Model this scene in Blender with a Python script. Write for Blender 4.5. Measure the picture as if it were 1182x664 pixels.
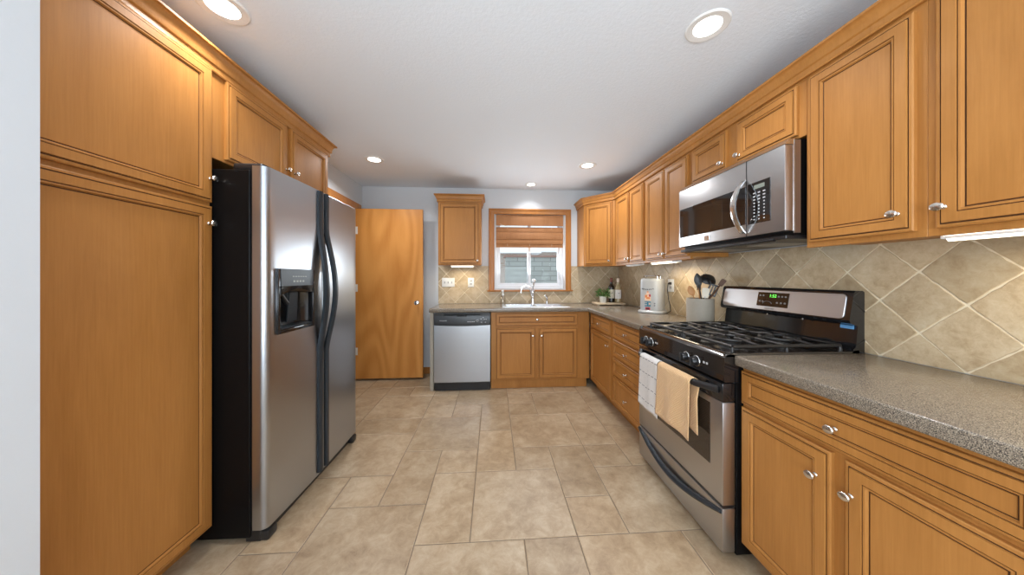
import bpy, bmesh, math, random
from mathutils import Vector, Matrix
random.seed(7)
PI = math.pi
C = bpy.context.scene.collection
SC = bpy.context.scene
for o in list(bpy.data.objects):
    bpy.data.objects.remove(o)

# ------------------------------------------------------------------ camera, light, exposure
H = 2.436            # ceiling height
YB = 3.90            # back wall
XR = 1.702           # wall behind the range
XL = -1.69           # far part of the fridge side wall
XN = -1.12           # near part of the fridge side wall
cam_d = bpy.data.cameras.new('camera')
cam_d.sensor_width = 36.0
cam_d.lens = 338.0 / 1182.0 * 36.0
cam_d.shift_y = -11.8 / 1182.0
cam_d.clip_start = 0.02
cam = bpy.data.objects.new('camera', cam_d)
cam.location = (0, 0, 1.26)
cam.rotation_euler = (PI / 2, 0, -0.0632)
C.objects.link(cam)
SC.camera = cam

SC.view_settings.view_transform = 'Standard'
SC.view_settings.look = 'None'
SC.view_settings.exposure = -0.10
SC.view_settings.gamma = 1.0
SC.view_settings.use_curve_mapping = False

W = bpy.data.worlds.new('overcast_sky')
W.use_nodes = True
W.node_tree.nodes['Background'].inputs[0].default_value = (0.86, 0.92, 1.0, 1)
W.node_tree.nodes['Background'].inputs[1].default_value = 1.6
SC.world = W

SIDE_FILL_W = 42.0         # added fill, as daylight through invented side windows behind the camera
LAMP_W = 6.5          # each recessed lamp
REAR_FILL_W = 130.0          # added fill, as daylight through an invented patio door behind the camera


def area(name, loc, rot, sx, sy, power, col, shape='RECTANGLE'):
    d = bpy.data.lights.new(name, 'AREA')
    d.shape = shape
    d.size = sx
    if shape in ('RECTANGLE', 'ELLIPSE'):
        d.size_y = sy
    d.energy = power
    d.color = col
    o = bpy.data.objects.new(name, d)
    o.location = loc
    o.rotation_euler = rot
    C.objects.link(o)
    return o


area('added_patio_light', (0.2, -2.12, 1.15), (PI / 2 + 1.05, 0, 0), 2.1, 2.0, REAR_FILL_W, (0.82, 0.91, 1.0))  # added fill at an invented rear opening, tilted up to brighten the ceiling
area('window_daylight', (0.487, 4.062, 1.42), (-PI / 2 - 0.60, 0, 0), 0.8, 0.40, 19.0, (0.86, 0.93, 1.0))
area('added_side_light', (XR - 0.03, -1.25, 1.40), (PI / 2 + 0.25, 0, PI / 2), 1.1, 1.0, SIDE_FILL_W * 0.35, (0.84, 0.92, 1.0))  # added fill from an invented side opening, brightens the pantry side
area('added_side_light', (XN + 0.03, -1.05, 1.40), (PI / 2 + 0.25, 0, -PI / 2), 1.1, 1.0, SIDE_FILL_W, (0.84, 0.92, 1.0))  # added fill opposite, brightens the near base cabinets

# ------------------------------------------------------------------ node helpers
MATS = {}


def new_mat(name):
    m = bpy.data.materials.new(name)
    m.use_nodes = True
    nt = m.node_tree
    nt.nodes.clear()
    out = nt.nodes.new('ShaderNodeOutputMaterial')
    p = nt.nodes.new('ShaderNodeBsdfPrincipled')
    nt.links.new(p.outputs[0], out.inputs[0])
    MATS[name] = m
    return m, nt, p


def N(nt, t, **kw):
    n = nt.nodes.new(t)
    for k, v in kw.items():
        setattr(n, k, v)
    return n


def setin(n, **kw):
    for k, v in kw.items():
        n.inputs[k.replace('_', ' ')].default_value = v


def ramp(nt, fac, stops):
    r = N(nt, 'ShaderNodeValToRGB')
    e = r.color_ramp.elements
    while len(e) < len(stops):
        e.new(0.5)
    for i, (pos, c) in enumerate(stops):
        e[i].position = pos
        e[i].color = (c[0], c[1], c[2], 1)
    nt.links.new(fac, r.inputs[0])
    return r.outputs[0]


def noise(nt, vec, scale, detail=4, rough=0.55, dist=0.0):
    n = N(nt, 'ShaderNodeTexNoise')
    n.inputs['Scale'].default_value = scale
    n.inputs['Detail'].default_value = detail
    n.inputs['Roughness'].default_value = rough
    n.inputs['Distortion'].default_value = dist
    if vec is not None:
        nt.links.new(vec, n.inputs['Vector'])
    return n.outputs['Fac']


def mixc(nt, fac, a, b, mode='MIX'):
    n = N(nt, 'ShaderNodeMix', data_type='RGBA', blend_type=mode)
    for s, i in ((fac, 0), (a, 6), (b, 7)):
        if hasattr(s, 'links') or isinstance(s, bpy.types.NodeSocket):
            nt.links.new(s, n.inputs[i])
        else:
            n.inputs[i].default_value = s if i == 0 else (s[0], s[1], s[2], 1)
    return n.outputs[2]


def math_(nt, op, a, b=None):
    n = N(nt, 'ShaderNodeMath', operation=op)
    for s, i in ((a, 0), (b, 1)):
        if s is None:
            continue
        if isinstance(s, bpy.types.NodeSocket):
            nt.links.new(s, n.inputs[i])
        else:
            n.inputs[i].default_value = s
    return n.outputs[0]


def coords(nt, scale=(1, 1, 1), rnd=None):
    t = N(nt, 'ShaderNodeTexCoord')
    v = t.outputs['Object']
    if rnd:
        src = N(nt, 'ShaderNodeNewGeometry').outputs['Random Per Island'] if rnd == 'island' else N(nt, 'ShaderNodeObjectInfo').outputs['Random']
        c = N(nt, 'ShaderNodeCombineXYZ')
        for i, k in enumerate((37.0, 61.0, 23.0)):
            nt.links.new(math_(nt, 'MULTIPLY', src, k), c.inputs[i])
        a = N(nt, 'ShaderNodeVectorMath', operation='ADD')
        nt.links.new(v, a.inputs[0])
        nt.links.new(c.outputs[0], a.inputs[1])
        v = a.outputs[0]
    m = N(nt, 'ShaderNodeMapping')
    m.inputs['Scale'].default_value = scale
    nt.links.new(v, m.inputs['Vector'])
    return m.outputs[0]


def bump(nt, p, h, strength, dist=0.01):
    b = N(nt, 'ShaderNodeBump')
    b.inputs['Strength'].default_value = strength
    b.inputs['Distance'].default_value = dist
    nt.links.new(h, b.inputs['Height'])
    nt.links.new(b.outputs[0], p.inputs['Normal'])


def plain(name, col, rough=0.5, metal=0.0, coat=0.0, emit=None, es=0.0, spec=0.5):
    m, nt, p = new_mat(name)
    n1 = noise(nt, coords(nt), 60, 3)
    c = mixc(nt, n1, [x * 0.94 for x in col], [min(1, x * 1.05) for x in col])
    nt.links.new(c, p.inputs['Base Color'])
    p.inputs['Roughness'].default_value = rough
    p.inputs['Metallic'].default_value = metal
    p.inputs['Coat Weight'].default_value = coat
    p.inputs['Specular IOR Level'].default_value = spec
    if emit:
        p.inputs['Emission Color'].default_value = (*emit, 1)
        p.inputs['Emission Strength'].default_value = es
    return m


def wood(name, light, dark, rough=0.36, figure=0.0, coat=0.15, grain=0.35):
    m, nt, p = new_mat(name)
    v = coords(nt, (2.2, 2.2, 0.55), 'object')
    big = noise(nt, v, 2.0, 5, 0.6, 0.8)
    fine = noise(nt, coords(nt, (60, 60, 2.2), 'object'), 2.2, 4, 0.6, 0.3)
    f = math_(nt, 'ADD', math_(nt, 'MULTIPLY', big, 1.0 - grain), math_(nt, 'MULTIPLY', fine, grain))
    if figure:
        vv = coords(nt, (2.4, 2.4, 0.55), 'object')
        rings = math_(nt, 'SINE', math_(nt, 'MULTIPLY', noise(nt, vv, 0.75, 1, 0.5, 0.3), 70.0))
        rr = math_(nt, 'MULTIPLY', math_(nt, 'ADD', rings, 1.0), 0.5)
        f = math_(nt, 'ADD', math_(nt, 'MULTIPLY', f, 1 - figure), math_(nt, 'MULTIPLY', rr, figure))
    c = ramp(nt, f, [(0.28, dark), (0.72, light)])
    nt.links.new(c, p.inputs['Base Color'])
    p.inputs['Roughness'].default_value = rough
    p.inputs['Coat Weight'].default_value = coat
    p.inputs['Coat Roughness'].default_value = 0.25
    p.inputs['Specular IOR Level'].default_value = 0.32
    bump(nt, p, fine, 0.04, 0.002)
    return m


wood('maple', (0.515, 0.228, 0.058), (0.345, 0.138, 0.028), 0.45, 0, 0.04)
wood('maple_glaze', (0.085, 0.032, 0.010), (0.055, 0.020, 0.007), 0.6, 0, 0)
wood('birch_door', (0.66, 0.295, 0.075), (0.50, 0.195, 0.040), 0.36, 0.26, 0.1, 0.3)
wood('oak_trim', (0.50, 0.215, 0.055), (0.36, 0.130, 0.027), 0.35)
wood('bamboo', (0.46, 0.215, 0.085), (0.30, 0.125, 0.045), 0.6, 0, 0)
wood('pale_board', (0.74, 0.60, 0.42), (0.62, 0.46, 0.29), 0.5, 0, 0)
wood('beech', (0.62, 0.33, 0.13), (0.45, 0.20, 0.07), 0.5, 0, 0)
wood('acacia', (0.13, 0.058, 0.024), (0.08, 0.032, 0.013), 0.5, 0, 0)


def wall_mat(name, col, bs=0.05):
    m, nt, p = new_mat(name)
    v = coords(nt)
    c = mixc(nt, noise(nt, v, 1.2, 3), [x * 0.98 for x in col], col)
    nt.links.new(c, p.inputs['Base Color'])
    p.inputs['Roughness'].default_value = 0.75
    bump(nt, p, noise(nt, v, 55, 5, 0.65), bs, 0.006)
    return m


wall_mat('wall_paint', (0.64, 0.66, 0.68), 0.08)
wall_mat('ceiling_paint', (0.84, 0.885, 0.935), 0.40)


def stone(name, c1, c2, c3, scale, rough, isl):
    m, nt, p = new_mat(name)
    v = coords(nt, (1, 1, 1), 'island')
    n1 = noise(nt, v, scale, 7, 0.62, 0.6)
    n2 = noise(nt, v, scale * 4.5, 8, 0.78, 0.5)
    f = math_(nt, 'ADD', math_(nt, 'MULTIPLY', n1, 0.48), math_(nt, 'MULTIPLY', n2, 0.52))
    c = ramp(nt, f, [(0.34, c1), (0.5, c2), (0.66, c3)])
    rnd = N(nt, 'ShaderNodeNewGeometry').outputs['Random Per Island']
    tint = ramp(nt, rnd, [(0.0, (1 - isl, 1 - isl * 1.1, 1 - isl * 1.3)), (0.5, (1, 1, 1)), (1.0, (1.0, 0.96, 0.90))])
    c = mixc(nt, 1.0, c, tint, 'MULTIPLY')
    nt.links.new(c, p.inputs['Base Color'])
    r = math_(nt, 'ADD', math_(nt, 'MULTIPLY', n2, 0.25), rough - 0.12)
    nt.links.new(r, p.inputs['Roughness'])
    bump(nt, p, f, 0.18, 0.006)
    return m


stone('floor_tile', (0.25, 0.165, 0.092), (0.415, 0.306, 0.194), (0.55, 0.44, 0.31), 3.4, 0.36, 0.13)
stone('splash_tile', (0.38, 0.268, 0.150), (0.54, 0.420, 0.268), (0.65, 0.545, 0.385), 7.0, 0.48, 0.29)
plain('floor_grout', (0.20, 0.15, 0.105), 0.85)
plain('splash_grout', (0.78, 0.68, 0.50), 0.8)


def speckle(name):
    m, nt, p = new_mat(name)
    v = coords(nt)
    a = noise(nt, v, 520, 2, 0.5)
    b = noise(nt, v, 800, 1, 0.5)
    c = ramp(nt, a, [(0.36, (0.05, 0.047, 0.048)), (0.46, (0.23, 0.19, 0.145)), (0.56, (0.32, 0.26, 0.19)), (0.68, (0.55, 0.46, 0.35))])
    d = ramp(nt, b, [(0.40, (0.40, 0.38, 0.38)), (0.55, (1, 1, 1))])
    c = mixc(nt, 0.8, c, d, 'MULTIPLY')
    nt.links.new(c, p.inputs['Base Color'])
    p.inputs['Roughness'].default_value = 0.19
    return m


speckle('counter_laminate')


def steel(name, col, rough, axis='z', b=0.006):
    m, nt, p = new_mat(name)
    sc = {'x': (1.5, 220, 220), 'y': (220, 1.5, 220), 'z': (220, 220, 1.5)}[axis]
    n1 = noise(nt, coords(nt, sc), 1.0, 3, 0.6)
    n2 = noise(nt, coords(nt), 2.5, 2)
    c = mixc(nt, n1, [x * 0.97 for x in col], col)
    nt.links.new(c, p.inputs['Base Color'])
    p.inputs['Metallic'].default_value = 1.0
    r = math_(nt, 'ADD', math_(nt, 'MULTIPLY', n1, 0.04), math_(nt, 'ADD', math_(nt, 'MULTIPLY', n2, 0.05), rough - 0.045))
    nt.links.new(r, p.inputs['Roughness'])
    bump(nt, p, n1, b, 0.001)
    return m


steel('stainless', (0.46, 0.48, 0.51), 0.30, 'x', 0.0)
steel('stainless_range', (0.54, 0.535, 0.54), 0.34, 'x', 0.0)
steel('sink_steel', (0.72, 0.73, 0.75), 0.25, 'x')
steel('nickel', (0.74, 0.71, 0.66), 0.24, 'z', 0.0)
steel('chrome', (0.82, 0.83, 0.85), 0.10, 'z', 0.0)
steel('handle_steel', (0.78, 0.78, 0.77), 0.22, 'z', 0.01)
plain('black_gloss', (0.010, 0.010, 0.011), 0.12, 0, 0.5)
plain('black_plastic', (0.014, 0.014, 0.015), 0.30)
plain('black_side', (0.006, 0.0055, 0.0055), 0.32, spec=0.12)
plain('black_glass', (0.014, 0.011, 0.010), 0.06, 0, 0.6)
plain('oven_glass', (0.030, 0.020, 0.014), 0.07, 0, 0.5)
plain('slate_plastic', (0.024, 0.030, 0.036), 0.34, 0, 0.0, spec=0.35)
plain('cast_iron', (0.020, 0.018, 0.017), 0.34)
plain('enamel_black', (0.022, 0.017, 0.014), 0.14, 0, 0.5)
plain('trivet_grey', (0.06, 0.06, 0.06), 0.5)
plain('white_plastic', (0.80, 0.80, 0.78), 0.35)
plain('vinyl_white', (0.70, 0.71, 0.73), 0.4)
plain('jamb_paint', (0.60, 0.555, 0.525), 0.5)
plain('marking_grey', (0.55, 0.55, 0.55), 0.5)
plain('marking_dark', (0.05, 0.045, 0.045), 0.5)
plain('logo_grey', (0.30, 0.29, 0.28), 0.4, 0.5)
plain('stoneware', (0.36, 0.315, 0.25), 0.6)
plain('appliance_white', (0.43, 0.435, 0.43), 0.36, 0, 0.1)
plain('print_orange', (0.70, 0.24, 0.08), 0.4)
plain('print_red', (0.42, 0.03, 0.05), 0.4)
plain('print_teal', (0.04, 0.19, 0.27), 0.4)
plain('print_peach', (0.80, 0.55, 0.38), 0.4)
plain('silicone_black', (0.020, 0.019, 0.018), 0.42)
plain('silver_tool', (0.45, 0.45, 0.45), 0.35, 0.9)
plain('silicone_grey', (0.20, 0.20, 0.21), 0.5)
plain('cream_tool', (0.74, 0.66, 0.52), 0.5)
plain('pot_white', (0.74, 0.72, 0.66), 0.5)
plain('soil', (0.06, 0.04, 0.025), 0.9)
plain('bottle_dark', (0.022, 0.016, 0.010), 0.10, 0, 0.4)
plain('bottle_pale', (0.42, 0.33, 0.18), 0.10, 0, 0.4)
plain('foil_red', (0.20, 0.05, 0.03), 0.35)
plain('foil_pale', (0.80, 0.68, 0.55), 0.3)
plain('paper_label', (0.80, 0.78, 0.74), 0.7)
plain('cream_label', (0.74, 0.68, 0.54), 0.7)
plain('tape_blue', (0.10, 0.28, 0.52), 0.6)
plain('lcd_grey', (0.24, 0.26, 0.22), 0.3)
plain('lcd_green', (0.05, 0.3, 0.03), 0.4, emit=(0.18, 1.0, 0.12), es=1.6)
plain('lamp_lens', (1, 1, 1), 0.5, emit=(1.0, 0.965, 0.91), es=9.0)
plain('lamp_trim', (0.84, 0.83, 0.80), 0.45)
plain('led_diffuser', (1, 1, 1), 0.5, emit=(1.0, 0.90, 0.66), es=2.2)
plain('hinge_steel', (0.85, 0.84, 0.80), 0.35, 0.3)
plain('snow', (0.86, 0.88, 0.90), 0.8)
plain('siding', (0.74, 0.75, 0.77), 0.7)
plain('tan_brick', (0.42, 0.27, 0.19), 0.8)
plain('cap_stone', (0.30, 0.19, 0.15), 0.8)
plain('kick_shadow', (0.02, 0.02, 0.02), 0.6)


def leaf_mat():
    m, nt, p = new_mat('leaf')
    r = N(nt, 'ShaderNodeNewGeometry').outputs['Random Per Island']
    c = ramp(nt, r, [(0.0, (0.035, 0.11, 0.02)), (0.5, (0.07, 0.20, 0.035)), (1.0, (0.16, 0.32, 0.07))])
    nt.links.new(c, p.inputs['Base Color'])
    p.inputs['Roughness'].default_value = 0.45


leaf_mat()


def glass_mat(name, tint, gl=0.08):
    m = bpy.data.materials.new(name)
    m.use_nodes = True
    nt = m.node_tree
    nt.nodes.clear()
    out = N(nt, 'ShaderNodeOutputMaterial')
    t = N(nt, 'ShaderNodeBsdfTransparent')
    t.inputs[0].default_value = (*tint, 1)
    g = N(nt, 'ShaderNodeBsdfGlossy')
    g.inputs['Roughness'].default_value = 0.03
    lw = N(nt, 'ShaderNodeLayerWeight')
    lw.inputs[0].default_value = 0.35
    mx = N(nt, 'ShaderNodeMixShader')
    nt.links.new(math_(nt, 'ADD', math_(nt, 'MULTIPLY', lw.outputs['Facing'], 0.35), gl), mx.inputs[0])
    nt.links.new(t.outputs[0], mx.inputs[1])
    nt.links.new(g.outputs[0], mx.inputs[2])
    nt.links.new(mx.outputs[0], out.inputs[0])
    MATS[name] = m


glass_mat('pane_glass', (0.95, 0.97, 0.97), 0.006)
glass_mat('clear_glass', (0.90, 0.90, 0.88), 0.12)


def brickmat(name, c1, c2, mortar, bw, bh):
    m, nt, p = new_mat(name)
    t = N(nt, 'ShaderNodeTexCoord')
    s = N(nt, 'ShaderNodeSeparateXYZ')
    nt.links.new(t.outputs['Object'], s.inputs[0])
    c = N(nt, 'ShaderNodeCombineXYZ')
    nt.links.new(math_(nt, 'ADD', s.outputs[0], s.outputs[1]), c.inputs[0])
    nt.links.new(s.outputs[2], c.inputs[1])
    b = N(nt, 'ShaderNodeTexBrick')
    b.inputs['Color1'].default_value = (*c1, 1)
    b.inputs['Color2'].default_value = (*c2, 1)
    b.inputs['Mortar'].default_value = (*mortar, 1)
    b.inputs['Scale'].default_value = 1.0
    b.inputs['Mortar Size'].default_value = 0.012
    b.inputs['Brick Width'].default_value = bw
    b.inputs['Row Height'].default_value = bh
    nt.links.new(c.outputs[0], b.inputs['Vector'])
    nt.links.new(b.outputs[0], p.inputs['Base Color'])
    p.inputs['Roughness'].default_value = 0.9


brickmat('block_wall', (0.40, 0.42, 0.39), (0.34, 0.36, 0.33), (0.25, 0.25, 0.235), 0.45, 0.13)
brickmat('house_brick', (0.45, 0.33, 0.26), (0.55, 0.45, 0.38), (0.55, 0.52, 0.48), 0.22, 0.075)


def cloth(name, base, grid=None, bs=0.3, weave=240):
    m, nt, p = new_mat(name)
    t = N(nt, 'ShaderNodeUVMap')
    s = N(nt, 'ShaderNodeSeparateXYZ')
    nt.links.new(t.outputs[0], s.inputs[0])
    c = mixc(nt, noise(nt, coords(nt), 25, 4), [x * 0.93 for x in base], base)
    if grid:
        def line(sock, per, wid, dash):
            a = math_(nt, 'LESS_THAN', math_(nt, 'FRACT', math_(nt, 'DIVIDE', sock, per)), wid)
            return a
        a = line(s.outputs[1], grid, 0.045, None)
        d1 = math_(nt, 'LESS_THAN', math_(nt, 'FRACT', math_(nt, 'DIVIDE', s.outputs[0], 0.034)), 0.66)
        b = line(s.outputs[0], grid * 1.15, 0.03, None)
        d2 = math_(nt, 'LESS_THAN', math_(nt, 'FRACT', math_(nt, 'DIVIDE', s.outputs[1], 0.03)), 0.5)
        f = math_(nt, 'MAXIMUM', math_(nt, 'MULTIPLY', a, d1), math_(nt, 'MULTIPLY', math_(nt, 'MULTIPLY', b, d2), 0.35))
        c = mixc(nt, f, c, (0.10, 0.09, 0.10))
    nt.links.new(c, p.inputs['Base Color'])
    p.inputs['Roughness'].default_value = 0.9
    p.inputs['Sheen Weight'].default_value = 0.2
    w1 = math_(nt, 'SINE', math_(nt, 'MULTIPLY', s.outputs[0], weave))
    w2 = math_(nt, 'SINE', math_(nt, 'MULTIPLY', s.outputs[1], weave))
    bump(nt, p, math_(nt, 'MULTIPLY', w1, w2), bs, 0.004)


cloth('towel_white', (0.72, 0.68, 0.64), 0.085, 0.15, 900)
cloth('towel_tan', (0.80, 0.50, 0.245), None, 0.5, 520)


# ------------------------------------------------------------------ mesh helpers
class MB:
    def __init__(s):
        s.v, s.f, s.m = [], [], []

    def add(s, vs, fs, m=0):
        n = len(s.v)
        s.v += [tuple(v) for v in vs]
        s.f += [tuple(i + n for i in f) for f in fs]
        s.m += [m] * len(fs) if isinstance(m, int) else list(m)
        return s

    def box(s, x0, x1, y0, y1, z0, z1, m=0, bev=0.0, seg=1):
        if x0 > x1: x0, x1 = x1, x0
        if y0 > y1: y0, y1 = y1, y0
        if z0 > z1: z0, z1 = z1, z0
        vs = [(x, y, z) for x in (x0, x1) for y in (y0, y1) for z in (z0, z1)]
        fs = [(0, 1, 3, 2), (4, 6, 7, 5), (0, 4, 5, 1), (2, 3, 7, 6), (0, 2, 6, 4), (1, 5, 7, 3)]
        if bev <= 0:
            return s.add(vs, fs, m)
        bm = bmesh.new()
        bv = [bm.verts.new(v) for v in vs]
        for f in fs:
            bm.faces.new([bv[i] for i in f])
        bmesh.ops.bevel(bm, geom=bm.edges[:], offset=min(bev, 0.45 * min(x1 - x0, y1 - y0, z1 - z0)), segments=seg, profile=0.5, affect='EDGES')
        bm.verts.index_update()
        s.add([v.co[:] for v in bm.verts], [[v.index for v in f.verts] for f in bm.faces], m)
        bm.free()
        return s

    def loft(s, loops, m=0, cap0=True, cap1=True, closed=True):
        n = len(loops[0])
        vs = [p for L in loops for p in L]
        fs, ms = [], []
        for k in range(len(loops) - 1):
            for i in range(n if closed else n - 1):
                j = (i + 1) % n
                fs.append((k * n + i, k * n + j, (k + 1) * n + j, (k + 1) * n + i))
                ms.append(m if isinstance(m, int) else m[k])
        if cap0 and closed:
            fs.append(tuple(range(n))[::-1]); ms.append(m if isinstance(m, int) else m[0])
        if cap1 and closed:
            fs.append(tuple((len(loops) - 1) * n + i for i in range(n))); ms.append(m if isinstance(m, int) else m[-1])
        return s.add(vs, fs, ms)

    def prism(s, poly, z0, z1, m=0, axis='z'):
        def P(a, b, c):
            return {'z': (a, b, c), 'x': (c, a, b), 'y': (a, c, b)}[axis]
        return s.loft([[P(a, b, z0) for a, b in poly], [P(a, b, z1) for a, b in poly]], m)

    def tube(s, pts, r, n=10, m=0, flat=None, up=(0, 0, 1), cap=True):
        pts = [Vector(p) for p in pts]
        loops = []
        up = Vector(up)
        for i, p in enumerate(pts):
            t = (pts[min(i + 1, len(pts) - 1)] - pts[max(i - 1, 0)]).normalized()
            a = up.cross(t)
            if a.length < 1e-4:
                a = Vector((1, 0, 0)).cross(t)
            a.normalize()
            b = t.cross(a)
            rr = r[i] if isinstance(r, (list, tuple)) else r
            ra, rb = (rr, rr) if flat is None else (rr * flat[0], rr * flat[1])
            loops.append([p + a * (ra * math.cos(2 * PI * k / n)) + b * (rb * math.sin(2 * PI * k / n)) for k in range(n)])
        return s.loft(loops, m, cap, cap)

    def lathe(s, prof, c=(0, 0, 0), axis='z', n=20, m=0, sx=1.0, sy=1.0, cap=True):
        loops = []
        for r, h in prof:
            L = []
            for k in range(n):
                a = 2 * PI * k / n
                u, v = r * math.cos(a) * sx, r * math.sin(a) * sy
                q = {'z': (u, v, h), 'y': (u, h, v), 'x': (h, u, v)}[axis]
                L.append((q[0] + c[0], q[1] + c[1], q[2] + c[2]))
            loops.append(L)
        return s.loft(loops, m, cap, cap)

    def ball(s, c, rx, ry, rz, n=12, m=0):
        prof = [(math.sin(PI * i / 8), -math.cos(PI * i / 8)) for i in range(9)]
        prof[0] = (0.02, -1); prof[-1] = (0.02, 1)
        loops = [[(c[0] + r * rx * math.cos(2 * PI * k / n), c[1] + r * ry * math.sin(2 * PI * k / n), c[2] + h * rz) for k in range(n)] for r, h in prof]
        return s.loft(loops, m)

    def xf(s, M):
        s.v = [tuple(M @ Vector(v)) for v in s.v]
        return s

    def build(s, name, mats, parent=None, angle=32, flip=True):
        me = bpy.data.meshes.new(name)
        me.from_pydata(s.v, [], s.f)
        for m in ([mats] if isinstance(mats, str) else mats):
            me.materials.append(MATS[m])
        me.polygons.foreach_set('material_index', s.m)
        if flip:
            bm = bmesh.new(); bm.from_mesh(me)
            bmesh.ops.recalc_face_normals(bm, faces=bm.faces[:])
            bm.to_mesh(me); bm.free()
        if angle:
            me.shade_smooth()
            me.set_sharp_from_angle(angle=math.radians(angle))
        me.update()
        o = bpy.data.objects.new(name, me)
        C.objects.link(o)
        if parent is not None:
            o.parent = parent
        return o


def tag(o, label, cat, group=None, kind=None):
    o['label'] = label
    o['category'] = cat
    if group: o['group'] = group
    if kind: o['kind'] = kind
    return o


def struct(o, label=None, cat=None):
    o['kind'] = 'structure'
    if label: o['label'] = label
    if cat: o['category'] = cat
    return o


def thing(name, label, cat, loc=(0, 0, 0), rz=0.0, group=None):
    o = bpy.data.objects.new(name, None)
    o.empty_display_size = 0.05
    C.objects.link(o)
    o.location = loc
    o.rotation_euler = (0, 0, rz)
    return tag(o, label, cat, group)


def lettering(text, size, M, mat, parent, name='lettering', depth=0.0006):
    cu = bpy.data.curves.new('type', 'FONT')
    cu.body = text
    cu.size = size
    cu.extrude = depth
    cu.align_x = 'CENTER'
    cu.align_y = 'CENTER'
    to = bpy.data.objects.new('type', cu)
    C.objects.link(to)
    dg = bpy.context.evaluated_depsgraph_get()
    me = bpy.data.meshes.new_from_object(to.evaluated_get(dg))
    bpy.data.objects.remove(to)
    me.transform(M)
    me.materials.clear()
    me.materials.append(MATS[mat])
    o = bpy.data.objects.new(name, me)
    C.objects.link(o)
    o.parent = parent
    return o


def facing(x, y, z):
    """text plane: local x to the viewer's right, standing up, front towards -y"""
    return Matrix.Translation((x, y, z)) @ Matrix.Rotation(PI / 2, 4, 'X')


# ------------------------------------------------------------------ setting
mb = MB()
gx = lambda i: 0.148 + 0.2607 * i
gy = lambda j: 1.403 + 0.2525 * j
cells = {}
TILES = []


def put(i, j, w, h):
    cs = [(i + a, j + b) for a in range(w) for b in range(h)]
    if any(c in cells for c in cs):
        return False
    for c in cs:
        cells[c] = 1
    TILES.append((i, j, w, h))
    return True


for i, j in ((-1, 0), (0, 3), (-4, -1), (-3, 3), (2, 0), (-5, 2), (1, 5), (-5, 5), (-2, -2), (1, -2), (-2, 6)):
    put(i, j, 2, 2)
for i, j in ((-2, 0), (-1, 2), (1, 1), (2, 3), (-3, 1), (-3, 5), (-1, 4), (3, 2), (3, 5), (-5, 0)):
    put(i, j, 1, 2)
for i, j in ((-2, 2), (0, 2), (1, 0), (2, 2), (-4, 1), (-2, 5), (0, 5), (3, 4), (0, 6), (0, -1), (3, -1)):
    put(i, j, 1, 1)
put(-5, 4, 2, 1)
rt = random.Random(3)
I0, I1, J0, J1 = -12, 6, -15, 10
for j in range(J0, J1):
    for i in range(I0, I1):
        if (i, j) in cells:
            continue
        opts = [(2, 2), (1, 2), (2, 1), (1, 1)]
        rt.shuffle(opts)
        for w, h in opts + [(1, 1)]:
            if i + w <= I1 and j + h <= J1 and put(i, j, w, h):
                break
g = 0.0021
for i, j, w, h in TILES:
    x0, x1, y0, y1 = gx(i) + g, gx(i + w) - g, gy(j) + g, gy(j + h) - g
    x0, x1 = max(x0, -2.9), min(x1, XR)
    y1 = min(y1, YB + 0.02)
    if x1 - x0 < 0.01 or y1 - y0 < 0.01:
        continue
    b = 0.003
    mb.loft([[(x0, y0, -0.01), (x1, y0, -0.01), (x1, y1, -0.01), (x0, y1, -0.01)],
             [(x0, y0, -0.002), (x1, y0, -0.002), (x1, y1, -0.002), (x0, y1, -0.002)],
             [(x0 + b, y0 + b, 0), (x1 - b, y0 + b, 0), (x1 - b, y1 - b, 0), (x0 + b, y1 - b, 0)]], 0, False, True)
mb.box(-2.9, XR + 0.15, -2.4, YB + 0.15, -0.12, -0.0026, 1)
struct(mb.build('floor', ['floor_tile', 'floor_grout']), 'tan travertine look tile floor in a mixed size pattern', 'floor')

struct(MB().box(-2.9, XR + 0.15, -2.4, YB + 0.15, H, H + 0.12).build('ceiling', 'ceiling_paint'), 'white lightly textured kitchen ceiling', 'ceiling')
WX0, WX1, WZ0, WZ1 = 0.012, 0.962, 1.098, 2.104       # window rough opening
mb = MB()
mb.box(-2.9, WX0, YB, YB + 0.15, 0, H); mb.box(WX1, XR + 0.15, YB, YB + 0.15, 0, H)
mb.box(WX0, WX1, YB, YB + 0.15, 0, WZ0); mb.box(WX0, WX1, YB, YB + 0.15, WZ1, H)
struct(mb.build('wall_back', 'wall_paint', angle=0), 'grey painted wall behind the sink and window', 'wall')
mb = MB().box(XR, XR + 0.15, -2.4, -1.82, 0, H).box(XR, XR + 0.15, -0.68, YB, 0, H).box(XR, XR + 0.15, -1.82, -0.68, 0, 0.88).box(XR, XR + 0.15, -1.82, -0.68, 1.92, H)
struct(mb.build('wall_right', 'wall_paint', angle=0), 'grey wall behind the range', 'wall')
mb = MB()
DY0, DY1, DZ = 2.93, 3.745, 2.085                     # doorway in the side wall
mb.box(XL - 0.11, XL, 0.80, DY0, 0, H); mb.box(XL - 0.11, XL, DY1, YB, 0, H); mb.box(XL - 0.11, XL, DY0, DY1, DZ, H)
mb.box(XN - 0.11, XN, -2.25, -1.62, 0, H); mb.box(XN - 0.11, XN, -0.48, 0.797, 0, H); mb.box(XN - 0.11, XN, -1.62, -0.48, 0, 0.88); mb.box(XN - 0.11, XN, -1.62, -0.48, 1.92, H); mb.box(XL - 0.11, XN - 0.11, 0.68, 0.797, 0, H)
struct(mb.build('wall_left', 'wall_paint', angle=0), 'grey wall beside the pantry with the doorway further back', 'wall')
mb = MB()
mb.box(-2.9, -2.78, 0.8, YB, 0, H); mb.box(-2.78, XL - 0.11, 0.8, 0.9, 0, H)
struct(mb.build('wall_hall', 'wall_paint', angle=0), 'grey hall wall seen through the doorway', 'wall')
mb = MB()
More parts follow.
